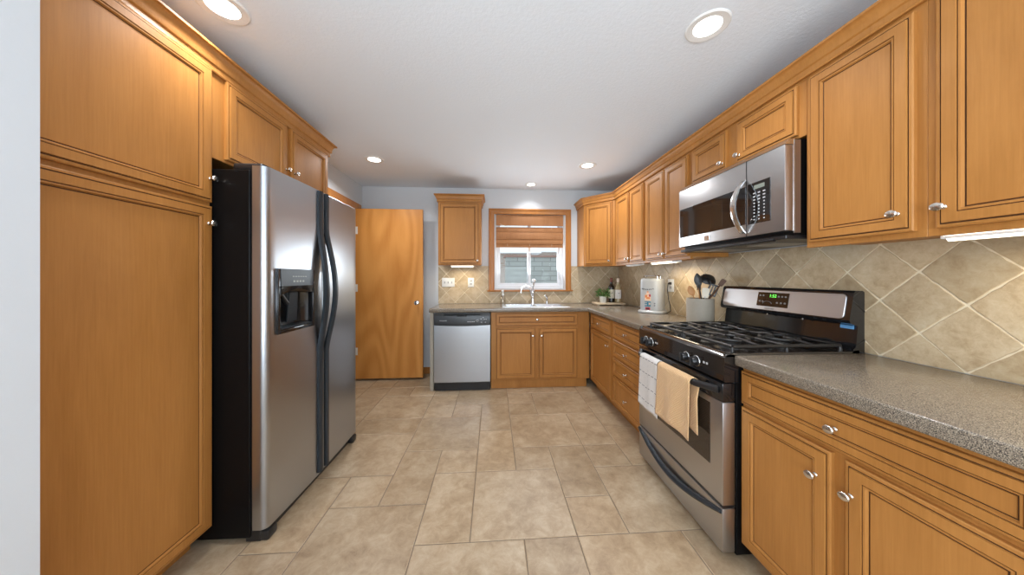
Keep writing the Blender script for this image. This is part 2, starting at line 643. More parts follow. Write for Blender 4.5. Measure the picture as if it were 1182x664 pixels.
mb.box(XN - 0.11, -0.85, -2.36, -2.25, 0, H); mb.box(1.25, XR, -2.36, -2.25, 0, H); mb.box(-0.85, 1.25, -2.36, -2.25, 2.15, H)
struct(mb.build('wall_rear', 'wall_paint', angle=0), 'grey wall around the added patio door behind the viewer', 'wall')
mb = MB()
for x0, x1, z0, z1 in ((-0.85, -0.78, 0, 2.15), (1.18, 1.25, 0, 2.15), (0.17, 0.23, 0.07, 2.08), (-0.78, 1.18, 2.08, 2.15), (-0.78, 1.18, 0, 0.07)):
    mb.box(x0, x1, -2.34, -2.27, z0, z1, 0, 0.004)
pd = struct(mb.build('window_2', 'vinyl_white'), 'unseen white framed sliding patio door added behind the viewer for daylight', 'window')  # unseen door, added to give the rear fill light an opening
MB().box(-0.78, 1.18, -2.31, -2.30, 0.07, 2.08).build('pane', 'pane_glass', pd)

for k, (xa, ya, lab) in enumerate(((XR + 0.05, -1.82, 'unseen white framed side window added behind the viewer on the range wall for daylight'), (XN - 0.09, -1.62, 'unseen white framed side window added behind the viewer on the pantry wall for daylight'))):  # unseen windows, added as openings for the side fill lights
    mb = MB()
    for y0, y1, z0, z1 in ((0, 0.05, 0.88, 1.92), (1.09, 1.14, 0.88, 1.92), (0.05, 1.09, 0.88, 0.93), (0.05, 1.09, 1.87, 1.92), (0.05, 1.09, 1.385, 1.415)):
        mb.box(xa, xa + 0.04, ya + y0, ya + y1, z0, z1, 0, 0.003)
    w_ = struct(mb.build('window_%d' % (k + 3), 'vinyl_white'), lab, 'window')
    MB().box(xa + 0.018, xa + 0.022, ya + 0.05, ya + 1.09, 0.93, 1.87).build('pane', 'pane_glass', w_)

# backsplash tiles set on the diagonal
def clip(poly, a, b, c):
    out = []
    for k in range(len(poly)):
        p, q = poly[k], poly[(k + 1) % len(poly)]
        dp, dq = a * p[0] + b * p[1] - c, a * q[0] + b * q[1] - c
        if dp <= 0: out.append(p)
        if dp * dq < 0:
            t = dp / (dp - dq)
            out.append((p[0] + t * (q[0] - p[0]), p[1] + t * (q[1] - p[1])))
    return out


def splash(place, rects, u_off, z_off, a, b, name, label):
    mb = MB()
    rr = random.Random(11)
    for (u0, u1, z0, z1) in rects:
        n0, n1 = int((u0 - u_off) / a) - 2, int((u1 - u_off) / a) + 2
        for n in range(n0, n1):
            for k in range(-2, 8):
                if (n + k) % 2:
                    continue
                uc, zc = u_off + n * a, z_off + k * b
                e = 0.0026
                pts = []
                cr = [(uc + a - e, zc), (uc, zc + b - e), (uc - a + e, zc), (uc, zc - b + e)]
                for q in range(4):
                    p0, p1 = cr[q], cr[(q + 1) % 4]
                    for s_ in range(7):
                        t = s_ / 7
                        j = rr.uniform(-0.0010, 0.0022) if s_ else 0.003
                        x_, z_ = p0[0] + (p1[0] - p0[0]) * t, p0[1] + (p1[1] - p0[1]) * t
                        d = math.hypot(x_ - uc, z_ - zc)
                        pts.append((x_ - (x_ - uc) / d * j, z_ - (z_ - zc) / d * j))
                inner = [(uc + (x - uc) * 0.978, zc + (z - zc) * 0.978) for x, z in pts]
                outer = pts
                def cl(P):
                    for A, B, Cc in ((-1, 0, -u0), (1, 0, u1), (0, -1, -z0), (0, 1, z1)):
                        P = clip(P, A, B, Cc)
                        if len(P) < 3: return None
                    return P
                Pi, Po = cl(inner), cl(outer)
                if not Po:
                    continue
                full = len(Po) == 28 and Pi and len(Pi) == 28
                if full:
                    mb.loft([[place(u, 0.0, z) for u, z in Po], [place(u, 0.0058, z) for u, z in Po], [place(u, 0.0070, z) for u, z in Pi]], 0, False, True)
                else:
                    mb.loft([[place(u, 0.0, z) for u, z in Po], [place(u, 0.0066, z) for u, z in Po]], 0, False, True)
        vs = [place(u0, 0.0, z0), place(u1, 0.0, z0), place(u1, 0.0, z1), place(u0, 0.0, z1)]
        ws = [place(u0, 0.0042, z0), place(u1, 0.0042, z0), place(u1, 0.0042, z1), place(u0, 0.0042, z1)]
        mb.loft([vs, ws], 1)
    return struct(mb.build(name, ['splash_tile', 'splash_grout'], angle=8), label, 'backsplash')


splash(lambda u, d, z: (XR - d, u, z), [(-0.6, YB - 0.008, 0.9145, 1.43)], 0.945, 0.9145 + 0.1225, 0.11865, 0.1225,
       'trim_1', 'tan tumbled stone backsplash set diagonally behind the range')
splash(lambda u, d, z: (u, YB - d, z), [(-0.722, -0.066, 0.9145, 1.41), (-0.066, 1.046, 0.9145, 1.072), (1.046, XR - 0.008, 0.9145, 1.41)], -0.38, 0.9345, 0.1187, 0.1225,
       'trim_2', 'tan tumbled stone backsplash set diagonally around the window')

# baseboards, doorway casing, window casing
struct(MB().box(XL + 0.012, -0.70, YB - 0.014, YB, 0, 0.085, 0, 0.003).build('baseboard_back', 'oak_trim'), 'orange stained baseboard on the back wall', 'baseboard')
struct(MB().box(XN, XN + 0.012, -2.25, 0.797, 0, 0.085, 0, 0.003).build('baseboard_left', 'oak_trim'), 'orange stained baseboard on the near wall', 'baseboard')
mb = MB()
cw = 0.092
for y0, y1, z0, z1 in ((DY0 - cw, DY0, 0, DZ + cw), (DY1, DY1 + cw, 0, DZ + cw), (DY0, DY1, DZ, DZ + cw)):
    mb.box(XL, XL + 0.016, y0, y1, z0, z1, 0, 0.004)
mb.box(XL - 0.11, XL + 0.004, DY0, DY0 + 0.016, 0, DZ); mb.box(XL - 0.11, XL + 0.004, DY1 - 0.016, DY1, 0, DZ); mb.box(XL - 0.11, XL + 0.004, DY0 + 0.016, DY1 - 0.016, DZ - 0.016, DZ)
struct(mb.build('trim_3', 'oak_trim'), 'orange stained casing around the doorway', 'trim')

mb = MB()
cy0, cy1 = YB - 0.026, YB
X0, X1, Z1 = WX0 - 0.074, WX1 + 0.08, WZ1 + 0.068
prof = [(0, 0.0), (0, 0.020), (0.008, 0.026), (0.022, 0.026), (0.030, 0.019), (0.058, 0.016), (0.066, 0.019), (0.072, 0.016), (0.072, 0.0)]
loops = []
for o, d in prof:
    loops.append([(X0 + o, YB - d, WZ0 - 0.01), (X0 + o, YB - d, Z1 - o), (X1 - o, YB - d, Z1 - o), (X1 - o, YB - d, WZ0 - 0.01)])
mb.loft(loops, 0, closed=False)
for x in (X0, X1 - 0.072):
    mb.box(x + 0.001, x + 0.071, YB - 0.014, YB, WZ0 - 0.01, WZ0 - 0.002)
mb.box(X0 - 0.022, X1 + 0.022, YB - 0.045, YB, WZ0 - 0.028, WZ0 - 0.008, 0, 0.006, 2)
struct(mb.build('trim_4', 'oak_trim'), 'orange stained casing and narrow sill around the window', 'trim')

wn = MB()
fz0, fz1, fy0, fy1 = WZ0 + 0.004, WZ1 - 0.002, YB + 0.075, YB + 0.145
fx0, fx1 = WX0 + 0.002, WX1 - 0.002
wn.box(fx0, fx0 + 0.045, fy0, fy1, fz0, fz1, 0, 0.004); wn.box(fx1 - 0.045, fx1, fy0, fy1, fz0, fz1, 0, 0.004)
wn.box(fx0 + 0.045, fx1 - 0.045, fy0, fy1, fz0, fz0 + 0.05, 0, 0.004); wn.box(fx0 + 0.045, fx1 - 0.045, fy0, fy1, fz1 - 0.05, fz1, 0, 0.004)
win = struct(wn.build('window_1', 'vinyl_white'), 'white vinyl sliding window over the sink', 'window')
wj = MB()
wj.box(WX0, WX0 + 0.006, YB - 0.004, fy0, WZ0, WZ1); wj.box(WX1 - 0.006, WX1, YB - 0.004, fy0, WZ0, WZ1)
wj.box(WX0, WX1, YB - 0.006, fy0, WZ0 - 0.006, WZ0 + 0.003); wj.box(WX0, WX1, YB - 0.004, fy0, WZ1 - 0.005, WZ1)
wj.build('jamb', 'jamb_paint', win)
mx = 0.487
for k, (x0, x1, y0) in enumerate(((fx0 + 0.04, mx + 0.022, fy0 + 0.006), (mx - 0.022, fx1 - 0.04, fy0 + 0.036))):
    sm = MB()
    z0, z1, t, w = fz0 + 0.042, fz1 - 0.045, 0.028, 0.036
    sm.box(x0, x0 + w, y0, y0 + t, z0, z1, 0, 0.003); sm.box(x1 - w, x1, y0, y0 + t, z0, z1, 0, 0.003)
    sm.box(x0 + w, x1 - w, y0, y0 + t, z0, z0 + w, 0, 0.003); sm.box(x0 + w, x1 - w, y0, y0 + t, z1 - w, z1, 0, 0.003)
    so = sm.build('sash', 'vinyl_white', win)
    MB().box(x0 + w, x1 - w, y0 + 0.012, y0 + 0.016, z0 + w, z1 - w).build('pane', 'pane_glass', so)
lk = MB().box(mx - 0.02, mx + 0.02, fy0 - 0.006, fy0 + 0.006, 1.60, 1.66, 0, 0.004)
lk.build('sash_lock', 'white_plastic', win)

# open interior door, hinged on the casing and standing parallel to the back wall
dx0, dx1, dy0, dy1 = -1.672, -0.868, 3.665, 3.700
dm = MB().box(dx0, dx1, dy0, dy1, 0.025, 2.095, 0, 0.002)
door = struct(dm.build('door_1', 'birch_door'), 'flat honey stained slab door standing open with a silver knob', 'door')
kb = MB().lathe([(0.026, dy0 - 0.004), (0.026, dy0), (0.02, dy0 - 0.008), (0.010, dy0 - 0.012), (0.010, dy0 - 0.03), (0.022, dy0 - 0.040), (0.028, dy0 - 0.052), (0.026, dy0 - 0.064), (0.012, dy0 - 0.068)], (dx1 - 0.065, 0, 0.95), 'y', 20)
kb.build('door_knob', 'chrome', door)
for z in (0.36, 1.13, 1.83):
    MB().box(dx0 - 0.004, dx0 + 0.028, dy0 - 0.004, dy0, z - 0.045, z + 0.045, 0, 0.001).lathe([(0.007, z - 0.045), (0.007, z + 0.045)], (dx0 - 0.002, dy0 - 0.006, 0), 'z', 10).build('hinge', 'hinge_steel', door)

# ------------------------------------------------------------------ cabinets
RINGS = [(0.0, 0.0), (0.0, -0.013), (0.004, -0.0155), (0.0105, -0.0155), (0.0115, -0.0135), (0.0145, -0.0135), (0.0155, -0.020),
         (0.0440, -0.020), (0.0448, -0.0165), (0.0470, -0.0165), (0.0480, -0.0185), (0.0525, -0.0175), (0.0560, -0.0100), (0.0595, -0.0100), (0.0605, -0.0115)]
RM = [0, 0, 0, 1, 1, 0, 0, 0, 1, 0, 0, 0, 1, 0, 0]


def slab(x0, x1, z0, z1, k=1.0):
    mb = MB()
    L = []
    for o, d in RINGS:
        o *= k
        L.append([(x0 + o, d, z0 + o), (x1 - o, d, z0 + o), (x1 - o, d, z1 - o), (x0 + o, d, z1 - o)])
    return mb.loft(L, RM)


def knob(parent, x, z, y=-0.020):
    mb = MB()
    mb.lathe([(0.0085, y + 0.001), (0.0085, y - 0.002), (0.0055, y - 0.005), (0.0055, y - 0.014), (0.0120, y - 0.0185), (0.0155, y - 0.022),
              (0.0158, y - 0.025), (0.0135, y - 0.028), (0.006, y - 0.0305), (0.001, y - 0.031)], (x, 0, z), 'y', 20, 0, 1.0, 0.82)
    return mb.build('knob', 'nickel', parent)


def cab_door(cab, x0, x1, z0, z1, kx=None, kz=None, name='door', k=1.0):
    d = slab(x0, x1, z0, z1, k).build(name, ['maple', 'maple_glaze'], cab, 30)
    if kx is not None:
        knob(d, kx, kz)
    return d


def carcass(cab, x0, x1, z0, z1, depth, drop=0.016):
    MB().box(x0, x1, 0.02, depth, z0 + drop, z1).build('carcass', 'maple', cab, 0)
    MB().box(x0, x1, 0.0, 0.02, z0, z1, 0, 0.0012).build('face_frame', 'maple', cab, 0)


def wallcab(name, label, x, y, rz, z0, z1, w, depth, doors, group=None):
    c = thing(name, label, 'cabinet', (x, y, z0), rz, group)
    carcass(c, 0, w, 0, z1 - z0, depth)
    for (a, b, d0, d1, kx, kz) in doors:
        cab_door(c, a, b, d0 - z0, d1 - z0, kx, None if kz is None else kz - z0)
    return c


RZ, LZ = -PI / 2, PI / 2
UX = 1.408       # face of the upper cabinets on the range wall
UD = XR - UX - 0.008
UT = 2.20
ub = 1.392
G_W, G_B = 'maple wall cabinets', 'maple base cabinets'
# range wall, far to near
wallcab('wall_cabinet', 'maple wall cabinet with two narrow doors next to the angled corner cabinet', UX, 3.305, RZ, ub, UT, 0.680, UD,
        [(0.045, 0.355, ub + 0.022, 2.145, 0.335, 1.452), (0.385, 0.652, ub + 0.022, 2.145, 0.405, 1.452)], G_W)
wallcab('wall_cabinet', 'maple wall cabinet with two tall doors between microwave and narrow pair', UX, 2.624, RZ, ub, UT, 0.612, UD,
        [(0.020, 0.302, ub + 0.022, 2.145, 0.282, 1.452), (0.318, 0.598, ub + 0.022, 2.145, 0.338, 1.452)], G_W)
wallcab('wall_cabinet', 'short two door maple wall cabinet directly above the microwave', UX, 2.011, RZ, 1.902, UT, 0.778, UD,
        [(0.034, 0.338, 1.916, 2.145, 0.315, 1.952), (0.412, 0.746, 1.916, 2.145, 0.436, 1.952)], G_W)
wallcab('wall_cabinet', 'maple wall cabinet with one door just beside the microwave', UX, 1.232, RZ, ub, UT, 0.368, UD,
        [(0.018, 0.345, ub + 0.022, 2.145, 0.308, 1.478)], G_W)
wallcab('wall_cabinet', 'maple wall cabinet over the near countertop with a long light beneath', UX, 0.8635, RZ, ub, UT, 0.82, UD,
        [(0.024, 0.395, ub + 0.022, 2.145, 0.044, 1.478), (0.425, 0.800, ub + 0.022, 2.145, 0.778, 1.478)], G_W)
# angled corner cabinet
P1, P2 = Vector((1.128, 3.597)), Vector((UX, 3.310))
cc = thing('corner_wall_cabinet', 'maple wall cabinet set at an angle across the corner beside the window', 'cabinet', (P1.x, P1.y, ub), math.atan2(P2.y - P1.y, P2.x - P1.x))
Mi = cc.matrix_basis.inverted() if False else (Matrix.Translation((P1.x, P1.y, ub)) @ Matrix.Rotation(math.atan2(P2.y - P1.y, P2.x - P1.x), 4, 'Z')).inverted()
poly = [(1.128, 3.597), (UX, 3.310), (XR - 0.008, 3.310), (XR - 0.008, YB - 0.009), (1.128, YB - 0.009)]
wloc = (P2 - P1).length
pl_ = [(Mi @ Vector((x, y, ub)))[:2] for x, y in poly]
pl_[0] = (pl_[0][0] + 0.004, pl_[0][1] + 0.0); 
MB().prism(pl_, 0.012, UT - ub).build('carcass', 'maple', cc, 0)
MB().box(0.0, wloc, -0.0025, 0.0, 0, UT - ub).build('face_frame', 'maple', cc, 0)
cab_door_o = slab(0.028, wloc - 0.034, 0.022, 2.145 - ub)
cab_door_o.xf(Matrix.Translation((0, -0.0026, 0)))
d_ = cab_door_o.build('door', ['maple', 'maple_glaze'], cc, 30)
knob(d_, wloc - 0.062, 1.452 - ub, -0.0226)
# back wall cabinet
wallcab('wall_cabinet', 'single door maple wall cabinet hung between the open door and the window', -0.666, 3.580, 0.0, 1.402, UT, 0.512, YB - 3.580 - 0.001,
        [(0.016, 0.494, 1.420, 2.158, 0.470, 1.462)], G_W)
# pantry and fridge cabinet
FX = -1.318
pan = thing('pantry_cabinet', 'tall maple pantry cabinet with one door above another beside the refrigerator', 'cabinet', (FX, 0.8005, 0), LZ)
pw = 0.6485
MB().box(0, pw, 0.02, 0.36, 0.10, 2.290).build('carcass', 'maple', pan, 0)
MB().box(0, pw, 0.0, 0.02, 0.10, 2.290, 0, 0.001).build('face_frame', 'maple', pan, 0)
MB().box(0, pw, 0.085, 0.105, 0.0, 0.10).build('toe_kick', 'maple', pan, 0)
cab_door(pan, 0.006, pw - 0.004, 1.607, 2.226, pw - 0.020, 1.713)
cab_door(pan, 0.006, pw - 0.004, 0.106, 1.588, pw - 0.026, 1.506)
fc = thing('wall_cabinet', 'two door maple cabinet above the refrigerator', 'cabinet', (FX, 1.4495, 1.823), LZ)
fw = 0.972
MB().box(0, fw, 0.02, 0.36, 0.012, 2.290 - 1.823).build('carcass', 'maple', fc, 0)
MB().box(0, fw, 0.0, 0.02, 0, 2.290 - 1.823, 0, 0.001).build('face_frame', 'maple', fc, 0)
cab_door(fc, 0.072, 0.492, 0.014, 0.398, 0.474, 0.114)
cab_door(fc, 0.532, 0.948, 0.014, 0.398, 0.552, 0.114)

# crown mouldings
def crown(path, name, label, z0, z1, proj):
    prof = [(0.0, z0), (0.012, z0), (0.014, z0 + 0.006), (0.012, z0 + 0.012), (0.012, z0 + 0.030), (0.019, z0 + 0.033), (0.021, z0 + 0.038)]
    n = 6
    for k in range(1, n + 1):
        t = k / n
        prof.append((0.021 + (proj - 0.027) * (1 - math.cos(t * PI / 2)), z0 + 0.038 + (z1 - z0 - 0.050) * math.sin(t * PI / 2)))
    prof += [(proj, z1 - 0.010), (proj, z1), (0.0, z1)]
    P = [Vector(p) for p in path]
    loops = []
    for (o, z) in prof:
        L = []
        for i, p in enumerate(P):
            d1 = (P[i] - P[i - 1]).normalized() if i else None
            d2 = (P[i + 1] - P[i]).normalized() if i < len(P) - 1 else None
            n1 = Vector((d1.y, -d1.x)) if d1 else Vector((d2.y, -d2.x))
            n2 = Vector((d2.y, -d2.x)) if d2 else n1
            b = (n1 + n2).normalized()
            s = o / max(0.3, b.dot(n1))
            q = p + b * s
            L.append((q.x, q.y, z))
        loops.append(L)
    mb = MB()
    loops2 = [[loops[k][i] for k in range(len(loops))] for i in range(len(P))]
    mb.loft(loops2, 0)
    return tag(mb.build(name, 'maple', None, 25), label, 'moulding', 'crown mouldings')


crown([(FX + 0.0005, 0.804), (FX + 0.0005, 2.4225), (XL + 0.004, 2.4225)], 'crown_molding', 'maple crown moulding along the pantry and fridge cabinet tops', 2.222, 2.320, 0.048)
crown([(1.1275, YB - 0.004), (1.1260, 3.5960), (UX - 0.0030, 3.3075), (UX - 0.0010, 0.045)], 'crown_molding', 'maple crown moulding along the wall cabinets above the range and microwave', 2.160, 2.242, 0.046)
crown([(-0.6665, YB - 0.004), (-0.6665, 3.5795), (-0.1535, 3.5795), (-0.1535, YB - 0.004)], 'crown_molding', 'short maple crown moulding on the single cabinet beside the window', 2.172, 2.260, 0.045)

# base cabinets on the range wall
BX = 1.108
BD = XR - BX - 0.01


def basecab(name, label, x, y, rz, w, depth, kick=True):
    c = thing(name, label, 'cabinet', (x, y, 0), rz, G_B)
    if kick:
        MB().box(0, w, 0.02, depth, 0.10, 0.868).build('carcass', 'maple', c, 0)
    else:
        MB().box(0, 0.018, 0.02, depth, 0.10, 0.868).box(w - 0.018, w, 0.02, depth, 0.10, 0.868).box(0.018, w - 0.018, 0.02, depth, 0.10, 0.118).box(0.018, w - 0.018, depth - 0.01, depth, 0.118, 0.868).build('carcass', 'maple', c, 0)
    MB().box(0, w, 0.0, 0.02, 0.10, 0.868, 0, 0.001).build('face_frame', 'maple', c, 0)
    if kick:
        MB().box(0, w, 0.07, 0.09, 0.0, 0.10).build('toe_kick', 'maple', c, 0)
    return c


b1 = basecab('base_cabinet', 'maple base cabinet with one drawer over one door in the corner', BX, 3.288, RZ, 0.634, BD)
cab_door(b1, 0.052, 0.618, 0.705, 0.855, 0.335, 0.778, 'drawer', 0.8)
cab_door(b1, 0.052, 0.618, 0.112, 0.690, 0.560, 0.604)
b2 = basecab('base_cabinet', 'maple base cabinet with four stacked drawers beside the range', BX, 2.653, RZ, 0.655, BD)
for z0, z1, kz in ((0.705, 0.855, 0.780), (0.540, 0.692, 0.612), (0.376, 0.527, 0.452), (0.112, 0.362, 0.232)):
    cab_door(b2, 0.026, 0.640, z0, z1, 0.310, kz, 'drawer', 0.8)
b3 = basecab('base_cabinet', 'near maple base cabinet with one wide drawer over two doors', BX, 1.2335, RZ, 0.760, BD)
cab_door(b3, 0.005, 0.735, 0.705, 0.848, 0.365, 0.775, 'drawer', 0.8)
cab_door(b3, 0.005, 0.350, 0.088, 0.690, 0.308, 0.592)
cab_door(b3, 0.387, 0.735, 0.088, 0.690, 0.407, 0.592)
# sink base
sb = basecab('sink_base_cabinet', 'maple sink base cabinet with a wide false drawer over two doors', -0.028, 3.305, 0.0, 1.130, YB - 3.305 - 0.012, False)
MB().box(0, 1.100, 0.022, 0.040, 0.0, 0.10).build('toe_kick', 'maple', sb, 0)
cab_door(sb, 0.052, 0.992, 0.708, 0.855, 0.520, 0.784, 'drawer', 0.8)
cab_door(sb, 0.054, 0.506, 0.110, 0.688, 0.472, 0.600)
cab_door(sb, 0.536, 0.990, 0.110, 0.688, 0.572, 0.600)
ep = MB().box(-0.700, -0.662, 3.29, YB - 0.016, 0.0, 0.868, 0, 0.001)
tag(ep.build('end_panel', 'stoneware', None, 0), 'narrow tan end panel closing the counter run beside the dishwasher', 'panel')

# countertops
def top(cells_, name, label):
    bm = bmesh.new()
    vs = {}
    for (x0, x1, y0, y1) in cells_:
        q = []
        for p in ((x0, y0), (x1, y0), (x1, y1), (x0, y1)):
            if p not in vs:
                vs[p] = bm.verts.new((p[0], p[1], 0.914))
            q.append(vs[p])
        bm.faces.new(q)
    r = bmesh.ops.extrude_face_region(bm, geom=bm.faces[:])
    for v in [e for e in r['geom'] if isinstance(e, bmesh.types.BMVert)]:
        v.co.z -= 0.044
    bmesh.ops.recalc_face_normals(bm, faces=bm.faces[:])
    ed = [e for e in bm.edges if len(e.link_faces) == 2 and e.calc_face_angle(0) > 1.0]
    bmesh.ops.bevel(bm, geom=ed, offset=0.007, segments=3, profile=0.5, affect='EDGES')
    me = bpy.data.meshes.new(name)
    bm.to_mesh(me)
    bm.free()
    me.materials.append(MATS['counter_laminate'])
    me.shade_smooth()
    me.set_sharp_from_angle(angle=math.radians(40))
    o = bpy.data.objects.new(name, me)
    C.objects.link(o)
    return tag(o, label, 'countertop', 'laminate countertops')


CY, CX = 3.262, 1.064
SX0, SX1, SY0, SY1 = 0.135, 0.855, 3.365, 3.755
xs = [-0.708, SX0, SX1, CX, XR - 0.008]
ys = [2.0, CY, SY0, SY1, YB - 0.008]
cl_ = []
for a in range(4):
    for b in range(4):
        if (b == 0 and a != 3) or (a == 1 and b == 2):
            continue
        cl_.append((xs[a], xs[a + 1], ys[b], ys[b + 1]))
top(cl_, 'countertop', 'grey speckled laminate countertop turning the corner with the sink in it')
top([(CX, XR - 0.008, 0.47, 1.233)], 'countertop', 'grey speckled laminate countertop on the near side of the range')

# ------------------------------------------------------------------ recessed lights and under-cabinet lights
for (x, y, r, lab, cold) in ((-1.175, 1.35, 0.092, 'round recessed ceiling light over the edge of the pantry', 0), (1.0, 1.31, 0.092, 'round recessed ceiling light above the range', 0),
                       (-1.186, 3.0, 0.092, 'round recessed ceiling light before the open doorway', 0), (0.985, 3.02, 0.092, 'round recessed ceiling light before the angled corner cabinet', 0),
                       (0.475, 3.685, 0.074, 'smaller round recessed ceiling light above the kitchen sink', 0)):
    t = thing('recessed_light', lab, 'light', (x, y, H), 0, 'recessed ceiling lights')
    MB().lathe([(r * 0.62, -0.001), (r * 0.64, -0.004), (r * 0.80, -0.006), (r * 0.94, -0.007), (r, -0.003), (r, 0.0)], n=40, cap=False).build('trim_ring', 'lamp_trim', t)
    MB().lathe([(0.001, -0.0035), (r * 0.5, -0.0045), (r * 0.63, -0.0035)], n=40, cap=False).build('lens', 'lamp_lens', t)
    a = area('recessed_lamp', (x, y, H - 0.012), (0, 0, 0), r * 1.3, r * 1.3, LAMP_W * (0.3 if r < 0.08 else 0.6 if y < 2 else 1.75), (0.97, 0.98, 1.0), 'DISK')
    a.data.spread = math.radians(115 if y < 2 or r < 0.08 else 150)


def undercab(label, x, y, rz, L, z, on=True, pw=1.2):
    t = thing('under_cabinet_light', label, 'light', (x, y, z), rz, 'under-cabinet light bars')
    MB().box(0, L, 0.004, 0.085, -0.012, 0.012, 0, 0.002).build('housing', 'white_plastic', t)
    MB().loft([[(0.004, -0.004, 0.010), (0.012, 0.014, -0.021), (L - 0.012, 0.014, -0.021), (L - 0.004, -0.004, 0.004)],
               [(0.004, 0.004, 0.010), (0.012, 0.076, -0.012), (L - 0.012, 0.076, -0.012), (L - 0.004, 0.004, 0.010)]][::1], 0).build('diffuser', 'led_diffuser' if on else 'white_plastic', t)
    if on:
        area('under_cabinet_lamp', (x + math.cos(rz) * L / 2 - math.sin(rz) * 0.10, y + math.sin(rz) * L / 2 + math.cos(rz) * 0.10, z - 0.035), (0, 0, rz), L * 0.9, 0.05, pw, (1.0, 0.86, 0.62))


undercab('lit light bar under the near wall cabinet over the countertop', UX + 0.024, 0.855, RZ, 0.72, ub + 0.003, True, 2.0)
undercab('lit light bar under the two tall doors above the white appliance', UX + 0.024, 2.60, RZ, 0.33, ub + 0.003, True, 1.4)
undercab('unlit light bar under the narrow pair of doors near the corner', UX + 0.024, 3.10, RZ, 0.24, ub + 0.003, False)
undercab('lit light bar under the single cabinet above the wall switches', -0.525, 3.612, 0.0, 0.285, 1.403, True, 1.5)

# ------------------------------------------------------------------ refrigerator
fr = thing('refrigerator', 'side by side stainless refrigerator with black handles and water dispenser', 'refrigerator', (-1.077, 1.457, 0), math.radians(89.3))
FW, FH = 0.908, 1.795
MB().box(0.0, FW, 0.072, 0.53, 0.025, 1.770, 0, 0.004).build('body', 'black_side', fr)
mb = MB().box(0.01, FW - 0.01, 0.03, 0.10, 0.0, 0.055, 0, 0.004)
for x in (0.012, FW - 0.075):
    mb.box(x, x + 0.062, -0.004, 0.06, 0.0, 0.048, 0, 0.010, 2)
mb.build('toe_grille', 'black_plastic', fr)


def bulge(x):
    return -0.009 * (1 - ((x - FW / 2) / (FW / 2)) ** 2)


def fridge_door(x0, x1, z0, z1, rl, rr, mb=None, e=0.005):
    mb = mb or MB()
    pts = []
    n = 14
    for k in range(n + 1):
        x = x0 + (x1 - x0) * k / n
        y = bulge(x)
        dl, dr = x - x0, x1 - x
        for dd, rad in ((dl, rl), (dr, rr)):
            if rad and dd < rad:
                y += rad - math.sqrt(max(0, rad * rad - (rad - dd) ** 2))
        pts.append((x, y))
    ex = []
    if rl:
        for k in range(1, 6):
            dd = rl * (k / 6) ** 2
            ex.append((x0 + dd, bulge(x0 + dd) + rl - math.sqrt(rl * rl - (rl - dd) ** 2)))
    if rr:
        for k in range(1, 6):
            dd = rr * (k / 6) ** 2
            ex.append((x1 - dd, bulge(x1 - dd) + rr - math.sqrt(rr * rr - (rr - dd) ** 2)))
    pts = sorted(set(pts + ex))
    poly = pts + [(x1, 0.062), (x0, 0.062)]
    cx = (x0 + x1) / 2
    if e == 0:
        return mb.loft([[(x, y, z0) for x, y in poly], [(x, y, z1) for x, y in poly]], 0)
    ins = [(cx + (x - cx) * 0.99, y + (e if y < 0.05 else -e)) for x, y in poly]
    return mb.loft([[(x, y, z0) for x, y in ins], [(x, y, z0 + e) for x, y in poly], [(x, y, z1 - e) for x, y in poly], [(x, y, z1) for x, y in ins]], 0)


SPL = 0.440
DX0, DX1, DZ0, DZ1 = 0.062, 0.352, 0.974, 1.304
fm = MB()
xa_, xb_ = 0.002, SPL - 0.004
fridge_door(xa_, xb_, 0.060, DZ0 + 0.012, 0.030, 0.008, fm, 0)
fridge_door(xa_, xb_, DZ1 - 0.012, 1.790, 0.030, 0.008, fm, 0)
fridge_door(xa_, DX0 + 0.012, DZ0 + 0.012, DZ1 - 0.012, 0.030, 0, fm, 0)
fridge_door(DX1 - 0.012, xb_, DZ0 + 0.012, DZ1 - 0.012, 0, 0.008, fm, 0)
fd = fm.build('freezer_door', 'stainless', fr, 25)
rd = fridge_door(SPL + 0.004, FW - 0.002, 0.060, 1.790, 0.008, 0.030).build('fresh_food_door', 'stainless', fr, 25)
MB().box(0.01, FW - 0.01, 0.055, 0.075, 0.07, 1.775).build('gasket', 'black_plastic', fr)
for a, b in ((0.01, 0.12), (FW - 0.12, FW - 0.01)):
    MB().box(a, b, 0.02, 0.16, 1.771, 1.806, 0, 0.012, 3).build('hinge_cover', 'black_plastic', fr)


def bar_path(x, out):
    pts = []
    for k in range(41):
        t = k / 40
        z = 0.075 + t * (1.785 - 0.075)
        c = 0.0
        if 0.80 < z < 1.56:
            c = math.sin((z - 0.80) / 0.76 * PI) ** 1.3
        pts.append((x, bulge(x) - 0.006 - out * c, z))
    return pts


def strip(x, w, th, out):
    L = []
    for p in bar_path(x, out):
        L.append([(p[0] - w / 2, p[1] + th, p[2]), (p[0] - w / 2, p[1] - th * 0.3, p[2]), (p[0] - w / 4, p[1] - th, p[2]), (p[0] + w / 4, p[1] - th, p[2]), (p[0] + w / 2, p[1] - th * 0.3, p[2]), (p[0] + w / 2, p[1] + th, p[2])])
    return MB().loft(L, 0)


strip(SPL - 0.034, 0.040, 0.011, 0.040).build('handle', 'slate_plastic', fd, 40)
strip(SPL + 0.030, 0.034, 0.011, 0.058).build('handle', 'slate_plastic', rd, 40)
